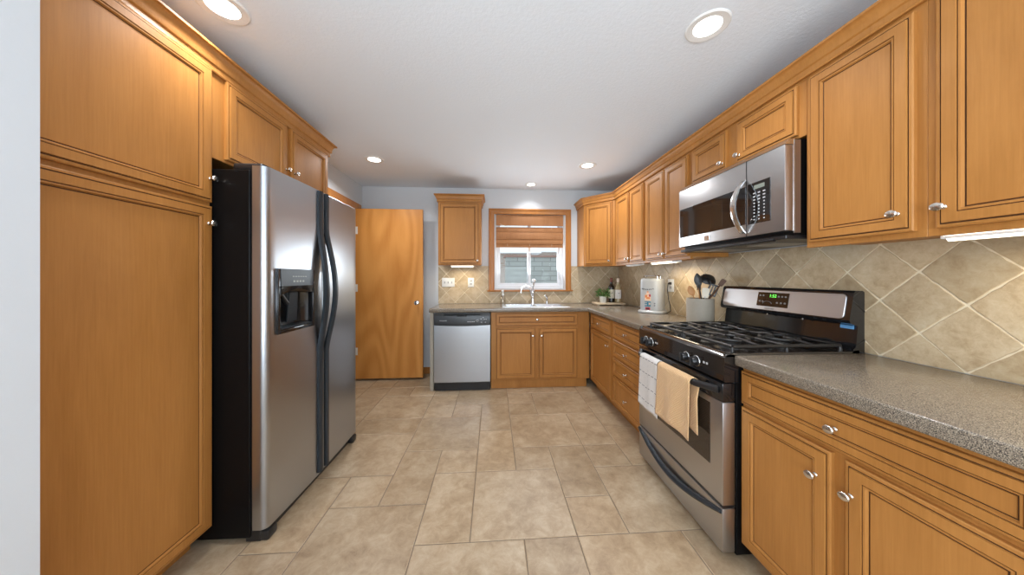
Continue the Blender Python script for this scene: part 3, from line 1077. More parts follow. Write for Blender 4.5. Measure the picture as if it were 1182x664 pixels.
# dispenser
yb = lambda x: bulge(x)
yf = min(yb(DX0), yb(DX1)) - 0.006
dm = MB()
cz = 1.195
for x0, x1, z0, z1 in ((DX0, DX0 + 0.016, DZ0, DZ1), (DX1 - 0.016, DX1, DZ0, DZ1), (DX0 + 0.016, DX1 - 0.016, DZ0, DZ0 + 0.020)):
    dm.box(x0, x1, yf, yb(x0) + 0.014, z0, z1, 0, 0.004, 2)
disp = dm.build('dispenser', 'black_gloss', fd)
xi0, xi1, zi0 = DX0 + 0.0155, DX1 - 0.0155, DZ0 + 0.0195
cm = MB()
yk = 0.060
L = []
for k in range(13):
    t = k / 12
    x = xi0 + (xi1 - xi0) * t
    L.append((x, yk - 0.045 * abs(2 * t - 1) ** 4))
cm.loft([[(x, y, zi0) for x, y in L], [(x, y, DZ1 - 0.002) for x, y in L]], 0, closed=False)
cm.add([(xi0, yf + 0.006, zi0), (xi0, yk - 0.045, zi0), (xi0, yk - 0.045, DZ1), (xi0, yf + 0.006, DZ1)], [(0, 1, 2, 3)])
cm.add([(xi1, yf + 0.006, zi0), (xi1, yk - 0.045, zi0), (xi1, yk - 0.045, DZ1), (xi1, yf + 0.006, DZ1)], [(0, 1, 2, 3)])
cm.add([(xi0, yf + 0.006, zi0), (xi1, yf + 0.006, zi0)] + [(x, y, zi0) for x, y in L[::-1]], [tuple(range(15))])
cm.build('cavity', 'black_gloss', disp, 30, False)
mxd = (DX0 + DX1) / 2
pa = [(xi0, yf - 0.001, DZ1), (xi1, yf - 0.001, DZ1), (xi1, yf + 0.030, DZ1), (xi0, yf + 0.030, DZ1)]
pb = [(xi0, yf - 0.002, cz + 0.020), (xi1, yf - 0.002, cz + 0.020), (xi1, yf + 0.030, cz + 0.020), (xi0, yf + 0.030, cz + 0.020)]
MB().loft([pa, pb], 0).build('control_panel', 'slate_plastic', disp)
L1 = [(xi0 + (xi1 - xi0) * k / 12, cz + 0.004 - 0.030 * abs(2 * k / 12 - 1) ** 1.5) for k in range(13)]
MB().loft([[(x, yf - 0.006, cz + 0.0205) for x, z in L1] + [(x, yf + 0.028, cz + 0.0205) for x, z in L1[::-1]], [(x, yf - 0.002, z) for x, z in L1] + [(x, yf + 0.028, z - 0.002) for x, z in L1[::-1]]], 0).build('spout_hood', 'black_gloss', disp, 30)
MB().loft([[(mxd - 0.015, 0.020, cz - 0.010), (mxd + 0.050, 0.020, cz - 0.010), (mxd + 0.050, 0.026, cz - 0.010), (mxd - 0.015, 0.026, cz - 0.010)],
           [(mxd - 0.020, 0.032, 1.020), (mxd + 0.060, 0.032, 1.020), (mxd + 0.060, 0.038, 1.020), (mxd - 0.020, 0.038, 1.020)]], 0).build('paddle', 'slate_plastic', disp)
MB().tube([(DX0 + 0.060, 0.020, cz - 0.020), (DX0 + 0.080, 0.014, cz - 0.050), (DX0 + 0.100, 0.012, cz - 0.075)], 0.011, 8).build('water_spout', 'black_plastic', disp)
MB().box(xi0 + 0.006, xi1 - 0.006, yf + 0.002, 0.050, zi0 + 0.0005, zi0 + 0.010, 0, 0.003).build('drip_tray', 'slate_plastic', disp)
mk = MB()
for k in range(6):
    mk.box(0.160 + k * 0.020, 0.173 + k * 0.020, yf - 0.0026, yf + 0.004, 1.262, 1.267)
for k in range(4):
    mk.box(0.165 + k * 0.024, 0.180 + k * 0.024, yf - 0.0030, yf + 0.004, 1.234, 1.244)
mk.build('marking', 'lcd_grey', disp)

# ------------------------------------------------------------------ dishwasher
dw = thing('dishwasher', 'stainless dishwasher with black control strip under the counter', 'dishwasher', (-0.655, 3.258, 0), 0)
DWW = 0.622
MB().box(0.004, DWW - 0.004, 0.045, 0.58, 0.01, 0.866).build('body', 'black_side', dw, 0)
mb = MB()
L = []
for k in range(11):
    x = 0.004 + (DWW - 0.008) * k / 10
    L.append((x, -0.006 * math.sin(PI * k / 10)))
arc = lambda x: 0.735 - 0.010 * math.sin(PI * (x - 0.004) / (DWW - 0.008))
mb.loft([[(x, 0.045, 0.100) for x, y in L], [(x, y + 0.004, 0.100) for x, y in L], [(x, y, 0.106) for x, y in L], [(x, y, arc(x) - 0.004) for x, y in L], [(x, y + 0.004, arc(x)) for x, y in L], [(x, 0.045, arc(x)) for x, y in L]], 0, closed=False)
mb.build('door_panel', 'stainless', dw, 30)
mb = MB()
mb.loft([[(x, 0.045, arc(x) + 0.001) for x, y in L], [(x, y - 0.002, arc(x) + 0.001) for x, y in L], [(x, y - 0.004, 0.80) for x, y in L], [(x, y + 0.002, 0.838) for x, y in L], [(x, 0.030, 0.838) for x, y in L]], 0, closed=False)
mb.box(0.004, DWW - 0.004, -0.004, 0.045, 0.850, 0.867, 0, 0.003)
mb.box(0.004, 0.11, -0.002, 0.045, 0.832, 0.852); mb.box(DWW - 0.11, DWW - 0.004, -0.002, 0.045, 0.832, 0.852)
cp = mb.build('control_strip', 'black_plastic', dw, 30)
MB().box(0.25, 0.36, -0.008, 0.02, 0.826, 0.846, 0, 0.004).build('latch', 'black_gloss', dw)
MB().box(0.006, DWW - 0.006, 0.035, 0.05, 0.0, 0.098).build('kick_plate', 'black_plastic', dw, 0)
lettering('FRIGIDAIRE', 0.0155, facing(0.105, -0.0095, 0.782), 'marking_grey', cp)
for k in range(5):
    MB().box(0.368 + k * 0.017, 0.379 + k * 0.017, -0.0092, -0.004, 0.766, 0.773).build('button_light', 'marking_grey', cp, 0)
MB().lathe([(0.010, -0.010), (0.013, -0.010), (0.013, -0.004), (0.010, -0.004)], (0.478, 0, 0.782), 'y', 16, 0, cap=False).build('start_button', 'marking_grey', cp, 0)
for x, z in ((0.512, 0.797), (0.535, 0.812), (0.548, 0.792), (0.568, 0.792), (0.515, 0.760), (0.560, 0.760)):
    MB().box(x, x + 0.013, -0.0092, -0.002, z, z + 0.006).build('button_light', 'marking_grey', cp, 0)

# ------------------------------------------------------------------ sink, faucet
sk = thing('kitchen_sink', 'stainless double bowl drop-in sink below the window', 'sink', (0, 0, 0.914))
mb = MB()
z = 0.004
bowls = ((0.155, 0.475, 3.385, 3.700), (0.515, 0.835, 3.385, 3.700))
mb.box(0.105, 0.885, 3.318, 3.380, 0.0006, 0.006, 0, 0.002); mb.box(0.105, 0.885, 3.705, 3.795, 0.0006, 0.006, 0, 0.002)
mb.box(0.105, 0.152, 3.380, 3.705, 0.0006, 0.006); mb.box(0.838, 0.885, 3.380, 3.705, 0.0006, 0.006); mb.box(0.478, 0.512, 3.380, 3.705, 0.0006, 0.006)
mb.build('rim', 'sink_steel', sk)
for x0, x1, y0, y1 in bowls:
    def rr_(o, zz):
        return [(x0 - 0.003 + o, y0 - 0.005 + o, zz), (x1 + 0.003 - o, y0 - 0.005 + o, zz), (x1 + 0.003 - o, y1 + 0.005 - o, zz), (x0 - 0.003 + o, y1 + 0.005 - o, zz)]
    bo = MB().loft([rr_(0.0, 0.005), rr_(0.004, -0.004), rr_(0.012, -0.150), rr_(0.035, -0.170)], 0, False, True).build('bowl', 'sink_steel', sk, 50)
    MB().lathe([(0.040, -0.1695), (0.034, -0.166), (0.010, -0.168), (0.001, -0.168)], ((x0 + x1) / 2, (y0 + y1) / 2, 0), 'z', 20, cap=False).build('drain', 'chrome', bo)

fa = thing('faucet', 'chrome single lever faucet with a curved spout at the sink', 'faucet', (0.505, 3.752, 0.920))
MB().lathe([(0.032, 0.0), (0.032, 0.006), (0.024, 0.014), (0.021, 0.05), (0.021, 0.12), (0.026, 0.135), (0.026, 0.16), (0.018, 0.175), (0.004, 0.18)], n=20).build('body', 'chrome', fa)
pts = [(-0.010, -0.01, 0.105), (-0.03, -0.02, 0.16)]
for k in range(9):
    a = PI * (0.12 + 0.86 * k / 8)
    pts.append((-0.092 + 0.062 * math.cos(a), -0.05, 0.165 + 0.062 * math.sin(a)))
pts.append((-0.158, -0.05, 0.140))
MB().tube(pts, [0.015] * 3 + [0.0135] * (len(pts) - 4) + [0.015], 12).build('spout', 'chrome', fa)
MB().tube([(0.0, 0, 0.175), (0.004, -0.01, 0.215), (0.010, -0.02, 0.262), (0.012, -0.022, 0.29)], [0.010, 0.009, 0.013, 0.014], 10).ball((0.012, -0.022, 0.292), 0.024, 0.018, 0.030).build('lever', 'chrome', fa)
sp = thing('side_sprayer', 'short chrome side sprayer standing beside the faucet', 'sprayer', (0.690, 3.752, 0.920))
MB().lathe([(0.022, 0), (0.022, 0.006), (0.015, 0.012), (0.013, 0.03)], n=16).build('base', 'chrome', sp)
MB().tube([(0.0, 0, 0.012), (0.0, 0, 0.06), (-0.002, -0.004, 0.085), (-0.014, -0.012, 0.100), (-0.03, -0.02, 0.106)], [0.010, 0.012, 0.013, 0.014, 0.012], 12).build('spray_head', 'chrome', sp)
so = thing('soap_bottle', 'clear glass soap bottle with a white pump at the sink edge', 'soap dispenser', (0.122, 3.825, 0.9142))
MB().lathe([(0.001, 0.0), (0.036, 0.0), (0.038, 0.006), (0.038, 0.075), (0.030, 0.092), (0.014, 0.104), (0.014, 0.114)], n=20).build('bottle', 'clear_glass', so)
MB().lathe([(0.017, 0.110), (0.017, 0.128), (0.010, 0.132), (0.010, 0.160), (0.014, 0.164), (0.014, 0.178), (0.004, 0.182)], n=16).tube([(0, 0, 0.172), (-0.012, -0.024, 0.172), (-0.016, -0.034, 0.166)], 0.007, 8).build('pump', 'white_plastic', so)

# ------------------------------------------------------------------ window shade
sh = thing('roman_shade', 'brown woven wood roman shade half raised over the window', 'window shade', (0.487, YB, 2.10))
hw = 0.452
MB().box(-hw, hw, 0.012, 0.048, -0.03, -0.002, 0, 0.003).build('headrail', 'bamboo', sh)


def panel(z_top, z_bot, y_top, y_bot, belly, nm, n=24):
    """one hanging fold, ribbed by the cane slats it is woven from"""
    L0 = []
    for k in range(n + 1):
        t = k / n
        zz = z_top + (z_bot - z_top) * t
        yy = y_top + (y_bot - y_top) * t - belly * math.sin(PI * t) - (0.0014 if k % 2 else 0)
        L0.append((yy, zz))
    mb = MB()
    mb.loft([[(-hw, y, z), (hw, y, z), (hw, y + 0.003, z), (-hw, y + 0.003, z)] for y, z in L0], 0)
    return mb.build(nm, 'bamboo', sh, 20)


panel(-0.004, -0.150, 0.006, 0.004, 0.004, 'valance')
panel(-0.166, -0.232, 0.030, 0.012, 0.006, 'fold', 14)
panel(-0.215, -0.330, 0.026, 0.004, 0.010, 'fold', 18)
panel(-0.300, -0.392, 0.034, 0.010, 0.012, 'fold', 16)
panel(-0.360, -0.440, 0.044, 0.022, 0.010, 'fold', 14)
for x in (-0.30, 0.0, 0.30):
    MB().tube([(x, 0.020, -0.15), (x, 0.020, -0.42)], 0.0016, 6).build('lift_cord', 'cream_tool', sh)
MB().tube([(-0.40, 0.0, -0.13), (-0.36, -0.002, -0.148), (-0.30, 0.0, -0.158)], 0.0022, 6).build('cord', 'cream_tool', sh)

# ------------------------------------------------------------------ switches and outlets
def plate(label, x, y, z, rz, w, h, kind, n=1):
    t = thing('switch_plate' if kind == 'switch' else 'outlet', label, 'switch' if kind == 'switch' else 'outlet', (x, y, z), rz)
    MB().box(-w / 2, w / 2, -0.006, 0.0, -h / 2, h / 2, 0, 0.003, 2).build('cover_plate', 'white_plastic', t)
    for k in range(n):
        cx = (k - (n - 1) / 2) * 0.046
        if kind == 'switch':
            MB().box(cx - 0.005, cx + 0.005, -0.016, -0.005, -0.004, 0.010, 0, 0.002).box(cx - 0.007, cx + 0.007, -0.0068, -0.005, -0.013, 0.013).build('toggle', 'appliance_white', t)
            MB().box(cx - 0.0075, cx + 0.0075, -0.0064, -0.0058, -0.0145, -0.0132).build('toggle_slot', 'marking_dark', t)
        else:
            mb = MB()
            for dz in (0.020, -0.020):
                mb.box(cx - 0.016, cx + 0.016, -0.0075, -0.005, dz - 0.013, dz + 0.013, 0, 0.004)
            mb.build('receptacle', 'appliance_white', t)
            mb = MB()
            for dz in (0.020, -0.020):
                mb.box(cx - 0.008, cx - 0.005, -0.0078, -0.006, dz - 0.002, dz + 0.007); mb.box(cx + 0.005, cx + 0.008, -0.0078, -0.006, dz - 0.002, dz + 0.007)
            mb.build('slots', 'marking_dark', t)
    return t


plate('white triple switch plate on the tile beside the grey wall', -0.592, YB - 0.0072, 1.194, 0, 0.165, 0.118, 'switch', 3)
plate('white single outlet plate between the triple switch and the window', -0.296, YB - 0.0072, 1.192, 0, 0.080, 0.122, 'outlet', 1)
wo = plate('white outlet plate with a black plug behind the white appliance', XR - 0.0072, 2.695, 1.182, RZ, 0.090, 0.120, 'outlet', 1)

# ------------------------------------------------------------------ range
ra = thing('gas_range', 'stainless and black freestanding gas range with two towels on its door', 'stove', (1.030, 1.9955, 0), RZ)
RW = 0.760
MB().box(0.003, RW - 0.003, 0.05, 0.655, 0.02, 0.895, 0, 0.002).box(0.03, 0.07, 0.09, 0.13, 0, 0.03).box(RW - 0.07, RW - 0.03, 0.09, 0.13, 0, 0.03).build('body', 'black_side', ra, 0)
# cooktop with rolled front edge
mb = MB()
prof = [(0.640, 0.890), (-0.006, 0.872), (-0.010, 0.797), (-0.008, 0.902), (0.004, 0.914), (0.020, 0.920), (0.036, 0.918), (0.046, 0.908), (0.600, 0.908), (0.612, 0.924), (0.640, 0.926)]
mb.loft([[(x, y, z) for y, z in prof] for x in (0.0, RW)], 0)
mb.box(0.0, 0.016, -0.004, 0.62, 0.90, 0.921, 0, 0.005, 2); mb.box(RW - 0.016, RW, -0.004, 0.62, 0.90, 0.921, 0, 0.005, 2)
mb.build('cooktop', 'enamel_black', ra, 40)
# control panel
mb = MB().loft([[(0.002, -0.004, 0.872), (RW - 0.002, -0.004, 0.872), (RW - 0.002, 0.06, 0.872), (0.002, 0.06, 0.872)],
                [(0.002, -0.012, 0.800), (RW - 0.002, -0.012, 0.800), (RW - 0.002, 0.06, 0.800), (0.002, 0.06, 0.800)],
                [(0.002, 0.000, 0.792), (RW - 0.002, 0.000, 0.792), (RW - 0.002, 0.06, 0.792), (0.002, 0.06, 0.792)]], 0)
cpn = mb.build('control_panel', 'black_gloss', ra, 30)
for x in (0.095, 0.158, 0.502, 0.580):
    k = MB().lathe([(0.027, -0.006), (0.027, -0.012), (0.021, -0.015), (0.020, -0.034), (0.017, -0.038), (0.002, -0.038)], (0, 0, 0), 'y', 24).box(-0.006, 0.006, -0.046, -0.014, -0.022, 0.022, 0, 0.003)
    k.xf(Matrix.Translation((x, 0.0, 0.838)))
    ko = k.build('knob', 'black_plastic', cpn, 35)
    MB().lathe([(0.0275, -0.009), (0.0285, -0.011), (0.0275, -0.013)], (x, 0, 0.838), 'y', 24, cap=False).build('bezel_ring', 'handle_steel', ko)
for x in (0.205, 0.222, 0.628, 0.648):
    MB().box(x, x + 0.012, -0.0098, -0.006, 0.842, 0.852).build('marking', 'marking_grey', cpn, 0)
# oven door
mb = MB()
mb.box(0.006, RW - 0.006, -0.012, 0.048, 0.240, 0.700, 0, 0.004, 2)
od = mb.build('oven_door', 'stainless_range', ra, 30)
MB().box(0.006, RW - 0.006, -0.013, 0.048, 0.701, 0.786, 0, 0.005, 2).build('door_header', 'black_gloss', od)
MB().box(0.125, RW - 0.080, -0.0145, -0.011, 0.385, 0.672, 0, 0.004).build('oven_window', 'oven_glass', od)
pts = []
for k in range(25):
    t = k / 24
    x = 0.030 + (RW - 0.06) * t
    y = -0.012 - 0.048 * min(1.0, math.sin(PI * t) * 2.6)
    pts.append((x, y, 0.752))
MB().tube(pts, 0.0135, 12, 0, (1.0, 1.25)).build('handle', 'black_plastic', od)
# drawer with bowed handle
dr = MB().box(0.006, RW - 0.006, -0.012, 0.048, 0.030, 0.226, 0, 0.005, 2).build('storage_drawer', 'stainless_range', ra, 30)
L = []
for k in range(31):
    t = k / 30
    s_ = math.sin(PI * t)
    x = 0.012 + (RW - 0.024) * t
    zc = 0.212 - 0.070 * s_
    y = -0.013 - 0.024 * s_
    h = 0.010 + 0.005 * s_
    L.append([(x, y + 0.012, zc + h), (x, y - 0.004, zc + h), (x, y - 0.012, zc), (x, y - 0.004, zc - h), (x, y + 0.012, zc - h)])
MB().loft(L, 0).build('drawer_handle', 'slate_plastic', dr, 50)
rec = []
for k in range(31):
    t = k / 30
    s_ = math.sin(PI * t)
    x = 0.012 + (RW - 0.024) * t
    rec.append([(x, -0.0118, 0.224), (x, -0.0128, 0.224), (x, -0.0128, 0.221 - 0.068 * s_), (x, -0.0118, 0.221 - 0.068 * s_)])
MB().loft(rec, 0).build('handle_recess', 'black_gloss', dr, 50) if False else None
MB().box(0.010, RW - 0.010, -0.006, 0.05, 0.227, 0.239).build('shadow_gap', 'black_plastic', ra, 0)
# backguard
mb = MB()
prof = [(0.668, 0.90), (0.610, 0.90), (0.610, 0.930), (0.622, 0.940), (0.632, 1.035), (0.596, 1.048), (0.590, 1.062), (0.612, 1.188), (0.622, 1.198), (0.655, 1.198), (0.668, 1.190)]
mb.loft([[(x, y, z) for y, z in prof] for x in (0.0, RW)], 0)
bg = mb.build('backguard', 'black_gloss', ra, 30)
for x0 in (-0.0006, RW - 0.0054):
    pass
fl = lambda z: 0.590 + (z - 1.062) / (1.188 - 1.062) * 0.022
xp, z0, z1 = 0.022, 1.066, 1.182
rp = []
r_ = 0.018
for (cx, cz_, a0) in ((RW - xp - r_, z1 - r_, 0), (xp + r_, z1 - r_, PI / 2), (xp + r_, z0 + r_, PI), (RW - xp - r_, z0 + r_, 1.5 * PI)):
    for k in range(6):
        a = a0 + PI / 2 * k / 5
        rp.append((cx + r_ * math.cos(a), cz_ + r_ * math.sin(a)))
MB().loft([[(x, fl(z) + 0.003, z) for x, z in rp], [(x, fl(z) - 0.003, z) for x, z in rp], [(RW / 2 + (x - RW / 2) * 0.996, fl(z) - 0.0045, 1.124 + (z - 1.124) * 0.975) for x, z in rp]], 0).build('fascia', 'stainless_range', bg, 30)
q = lambda x, z, o=0.0: (x, fl(z) - 0.0045 - o, z)
dpx0, dpx1, dz0_, dz1_ = 0.288, 0.478, 1.088, 1.170
ds = MB().loft([[q(dpx0, dz0_), q(dpx1, dz0_), q(dpx1, dz1_), q(dpx0, dz1_)], [q(dpx0, dz0_, 0.0015), q(dpx1, dz0_, 0.0015), q(dpx1, dz1_, 0.0015), q(dpx0, dz1_, 0.0015)]], 0).build('display', 'black_glass', bg, 0)
Mt = lambda x, z: Matrix.Translation((x, fl(z) - 0.0065, z)) @ Matrix.Rotation(PI / 2 + math.atan2(0.022, 0.126) * -1.0, 4, 'X')
lettering('1:52', 0.026, Mt(0.385, 1.150), 'lcd_green', ds, 'clock_digits')
mk = MB()
for x, z in ((0.305, 1.150), (0.325, 1.150), (0.305, 1.115), (0.325, 1.115), (0.420, 1.148), (0.440, 1.148), (0.460, 1.148), (0.415, 1.112), (0.438, 1.112), (0.460, 1.112)):
    mk.lathe([(0.006, fl(z) - 0.0055), (0.006, fl(z) - 0.0066)], (x, 0, z), 'y', 10)
mk.tube([q(0.345 + 0.028 * math.cos(a) + 0.01, 1.104 + 0.014 * math.sin(a), 0.002) for a in [PI * k / 8 for k in range(9)]], 0.0015, 6)
mk.build('button_row', 'logo_grey', ds, 0)
lettering('FRIGIDAIRE', 0.012, Mt(0.372, 1.076), 'logo_grey', bg)
for x in (0.345, 0.545):
    MB().lathe([(0.006, 0.628), (0.006, 0.622), (0.003, 0.620)], (x, 0, 1.045 - 0.006), 'y', 10).xf(Matrix.Translation((0, -0.020, 0))).build('vent_screw', 'handle_steel', bg)
MB().box(RW - 0.062, RW - 0.012, 0.6235, 0.6295, 1.020, 1.036).build('tape_tab', 'tape_blue', bg, 0)
# burners and grates
for bx in (0.195, 0.565):
    for by in (0.185, 0.455):
        b = MB().lathe([(0.055, 0.9085), (0.052, 0.914), (0.036, 0.916), (0.036, 0.924), (0.001, 0.924)], (bx, by, 0), 'z', 24).build('burner', 'trivet_grey', ra)
        MB().lathe([(0.034, 0.924), (0.042, 0.926), (0.042, 0.932), (0.030, 0.936), (0.001, 0.936)], (bx, by, 0), 'z', 24).build('burner_cap', 'cast_iron', b)
for gx0, gx1 in ((0.035, 0.372), (0.388, 0.725)):
    mb = MB()
    y0, y1, z0, z1 = 0.058, 0.588, 0.934, 0.946
    t = 0.006
    for x in (gx0, gx1):
        mb.tube([(x, y0, 0.942), (x, y1, 0.942)], 0.0085, 8)
    for y in (y0, (y0 + y1) / 2, y1):
        mb.tube([(gx0, y, 0.942), (gx1, y, 0.942)], 0.0085, 8)
    for x in (gx0, gx1):
        for y in (y0, (y0 + y1) / 2, y1):
            mb.lathe([(0.009, 0.9085), (0.006, 0.940)], (x, y, 0), 'z', 8)
    cx = (gx0 + gx1) / 2
    for cy_ in (0.190, 0.456):
        for k in range(4):
            a = PI / 2 * k
            dx, dy = math.cos(a), math.sin(a)
            lim = (gx1 - gx0) / 2 if abs(dx) > 0.5 else 0.132
            mb.tube([(cx + dx * 0.030, cy_ + dy * 0.030, 0.951), (cx + dx * 0.062, cy_ + dy * 0.062, 0.953), (cx + dx * lim, cy_ + dy * lim, 0.942)], 0.0085, 8)
        ring = [(cx + 0.078 * math.cos(2 * PI * k / 28), cy_ + 0.078 * math.sin(2 * PI * k / 28), 0.947) for k in range(29)]
        mb.tube(ring, 0.0075, 8)
    mb.build('grate', 'cast_iron', ra, 50)

# ------------------------------------------------------------------ microwave
mw = thing('microwave', 'stainless over the range microwave with a curved bright handle', 'microwave', (1.316, 2.004, 1.451), RZ)
MW, MH = 0.760, 0.443
MB().box(0.002, MW - 0.002, 0.045, 0.38, 0.0, MH - 0.003).build('body', 'black_side', mw, 0)
MB().box(0.0, MW, 0.0, 0.044, 0.020, MH - 0.030, 0, 0.006, 2).build('front', 'stainless_range', mw, 30)
MB().loft([[(0.0, 0.0, MH - 0.030), (MW, 0.0, MH - 0.030), (MW, 0.05, MH - 0.030), (0.0, 0.05, MH - 0.030)],
           [(0.0, 0.022, MH - 0.004), (MW, 0.022, MH - 0.004), (MW, 0.05, MH - 0.004), (0.0, 0.05, MH - 0.004)]], 0).build('vent_strip', 'handle_steel', mw, 0)
# steel side wraps a little way round
MB().box(MW - 0.0035, MW + 0.0005, 0.040, 0.050, 0.02, MH - 0.03).build('side_trim', 'handle_steel', mw, 0)
MB().box(MW - 0.004, MW + 0.0012, 0.044, 0.075, 0.012, MH - 0.008).build('side_panel', 'stainless_range', mw, 0)
MB().box(0.014, 0.555, -0.002, 0.002, 0.085, 0.282, 0, 0.002).build('door_glass', 'black_glass', mw)
MB().box(0.045, 0.400, -0.0026, 0.0, 0.108, 0.256, 0, 0.001).build('window_screen', 'oven_glass', mw)
kp = MB().box(0.566, 0.692, -0.002, 0.002, 0.080, 0.288, 0, 0.002).build('keypad', 'black_glass', mw)
MB().box(0.5565, 0.5605, -0.0012, 0.002, 0.022, MH - 0.032).build('door_seam', 'black_plastic', mw, 0)
MB().box(0.605, 0.662, -0.0032, -0.001, 0.252, 0.272).build('clock_screen', 'lcd_grey', kp, 0)
mk = MB()
for c_, x in enumerate((0.606, 0.632, 0.660)):
    for r_ in range(9):
        w_ = 0.006 if r_ < 3 else 0.0035
        mk.box(x - w_, x + w_, -0.0032, -0.001, 0.232 - r_ * 0.0165 - 0.003, 0.232 - r_ * 0.0165 + 0.003)
mk.build('button_row', 'marking_grey', kp, 0)
L = []
for k in range(25):
    t = k / 24
    z = 0.038 + 0.275 * t
    y = -0.006 - 0.058 * math.sin(PI * t) ** 0.8
    w = 0.015
    L.append([(0.548 - w, y + 0.002, z), (0.548 - w, y - 0.005, z), (0.548, y - 0.009, z), (0.548 + w, y - 0.005, z), (0.548 + w, y + 0.002, z), (0.548, y + 0.005, z)])
MB().loft(L, 0).build('handle', 'handle_steel', mw, 50)
bd = MB().box(0.255, 0.298, -0.004, 0.001, 0.036, 0.066, 0, 0.002).build('badge', 'handle_steel', mw)
lettering('F', 0.020, facing(0.2765, -0.0045, 0.051), 'logo_grey', bd)
mb = MB().box(0.004, MW - 0.004, 0.010, 0.37, -0.016, 0.002, 0, 0.003).tube([(0.06, 0.012, -0.014), (0.70, 0.012, -0.014)], 0.008, 10)
bp = mb.build('bottom_plate', 'black_plastic', mw)
for x in (0.12, 0.45):
    MB().box(x, x + 0.17, 0.10, 0.30, -0.019, -0.0155, 0, 0.001).build('grease_filter', 'silver_tool', bp)

# ------------------------------------------------------------------ towels on the oven handle
def towel(name, label, mat, yA, yB, front_z, back_z, wob, seed, skew=0.0, fold=None):
    """hangs from the oven bar: front drop, over the bar, back drop"""
    rr = random.Random(seed)
    HX, HZ, hr = 0.970, 0.752, 0.0185
    nu = 26
    verts, uvs, rows = [], [], []
    prof = []
    nf = 22
    for k in range(nf + 1):
        prof.append(('f', k / nf))
    for k in range(1, 8):
        prof.append(('o', k / 8))
    for k in range(nf + 1):
        prof.append(('b', k / nf))
    ph = rr.uniform(0, 6)
    me_v = []
    for kind, t in prof:
        row = []
        for i in range(nu + 1):
            s = i / nu
            y = yA + (yB - yA) * s
            fz = front_z + skew * s + 0.006 * math.sin(9 * s + ph)
            if kind == 'f':
                z = fz + (HZ - fz) * t
                d = 1 - t
                x = HX - hr - wob * d * (0.55 + 0.45 * math.sin(s * 10 + ph)) - 0.004
                y += (s - 0.5) * -0.012 * d
                v = (1 - t) * (HZ - front_z)
            elif kind == 'o':
                a = PI * t
                x = HX - hr * math.cos(a) - 0.004 * math.cos(a)
                z = HZ + (hr + 0.001) * math.sin(a)
                v = -0.058 * t
            else:
                bz = back_z + 0.006 * math.sin(7 * s + ph)
                z = HZ + (bz - HZ) * t
                x = HX + hr + 0.004 + (0.010 - 0.018 * min(1, t * 3)) + 0.003 * math.sin(s * 8 + ph) * t
                y += (0.012 if fold else 0.0) * -t
                v = -0.058 - t * (HZ - back_z)
            row.append(len(me_v))
            me_v.append((x, y, z))
            uvs.append((s * abs(yB - yA), v))
        rows.append(row)
    faces = []
    for k in range(len(rows) - 1):
        for i in range(nu):
            faces.append((rows[k][i], rows[k][i + 1], rows[k + 1][i + 1], rows[k + 1][i]))
    me = bpy.data.meshes.new(name)
    me.from_pydata(me_v, [], faces)
    uv = me.uv_layers.new(name='UVMap')
    for lp in me.loops:
        uv.data[lp.index].uv = uvs[lp.vertex_index]
    me.materials.append(MATS[mat])
    me.shade_smooth()
    o = bpy.data.objects.new(name, me)
    C.objects.link(o)
    sm = o.modifiers.new('thickness', 'SOLIDIFY')
    sm.thickness = 0.0035
    sm.offset = 0
    return tag(o, label, 'towel', 'towels on the oven handle')


towel('dish_towel', 'white dish towel with thin dark checks hung on the oven handle', 'towel_white', 1.838, 1.646, 0.448, 0.52, 0.010, 4, -0.006)
towel('dish_towel', 'tan textured dish towel hung on the oven handle', 'towel_tan', 1.637, 1.362, 0.470, 0.500, 0.016, 9, 0.004, True)

# ------------------------------------------------------------------ small things on the counter
CT = 0.9146
bo = thing('serving_board', 'pale wooden serving board on low feet in the counter corner', 'board', (1.44, 3.60, CT))
MB().box(-0.18, 0.18, -0.10, 0.10, 0.008, 0.030, 0, 0.006, 2).build('board', 'pale_board', bo)
for x in (-0.15, 0.15):
    MB().box(x - 0.015, x + 0.015, -0.08, 0.08, 0, 0.0085).build('foot', 'pale_board', bo, 0)
BT = CT + 0.0302
pt = thing('potted_plant', 'small leafy green plant in a white pot on the serving board', 'plant', (1.365, 3.575, BT))
MB().lathe([(0.001, 0), (0.034, 0), (0.036, 0.004), (0.044, 0.070), (0.046, 0.078), (0.042, 0.080), (0.040, 0.070), (0.001, 0.068)], n=24).build('pot', 'pot_white', pt)
mb = MB()
rl = random.Random(5)
for k in range(150):
    a = rl.uniform(0, 2 * PI)
    el = rl.uniform(0.05, 1.0)
    rad = 0.030 + 0.055 * math.sqrt(1 - (el * 0.75) ** 2) * rl.uniform(0.55, 1.15)
    c = Vector((rad * math.cos(a), rad * math.sin(a), 0.070 + 0.105 * el * rl.uniform(0.75, 1.1)))
    d = Vector((math.cos(a), math.sin(a), rl.uniform(-0.3, 0.9))).normalized()
    s = d.cross(Vector((rl.uniform(-1, 1), rl.uniform(-1, 1), 1))).normalized()
    u = s.cross(d).normalized()
    l, w = rl.uniform(0.018, 0.034), rl.uniform(0.006, 0.011)
    mb.add([c - d * l * 0.5, c - s * w + u * 0.003, c + d * l * 0.6 - u * 0.004, c + s * w + u * 0.003, c - u * 0.003], [(0, 1, 4), (1, 2, 4), (2, 3, 4), (3, 0, 4)], 0)
    if k % 3 == 0:
        mb.tube([(0.010 * math.cos(a), 0.010 * math.sin(a), 0.066), (c.x * 0.6, c.y * 0.6, c.z * 0.85), tuple(c)], 0.0011, 5)
mb.build('foliage', 'leaf', pt, 0, False)
MB().lathe([(0.0415, 0.069), (0.001, 0.073)], n=20, cap=False).build('soil', 'soil', pt)


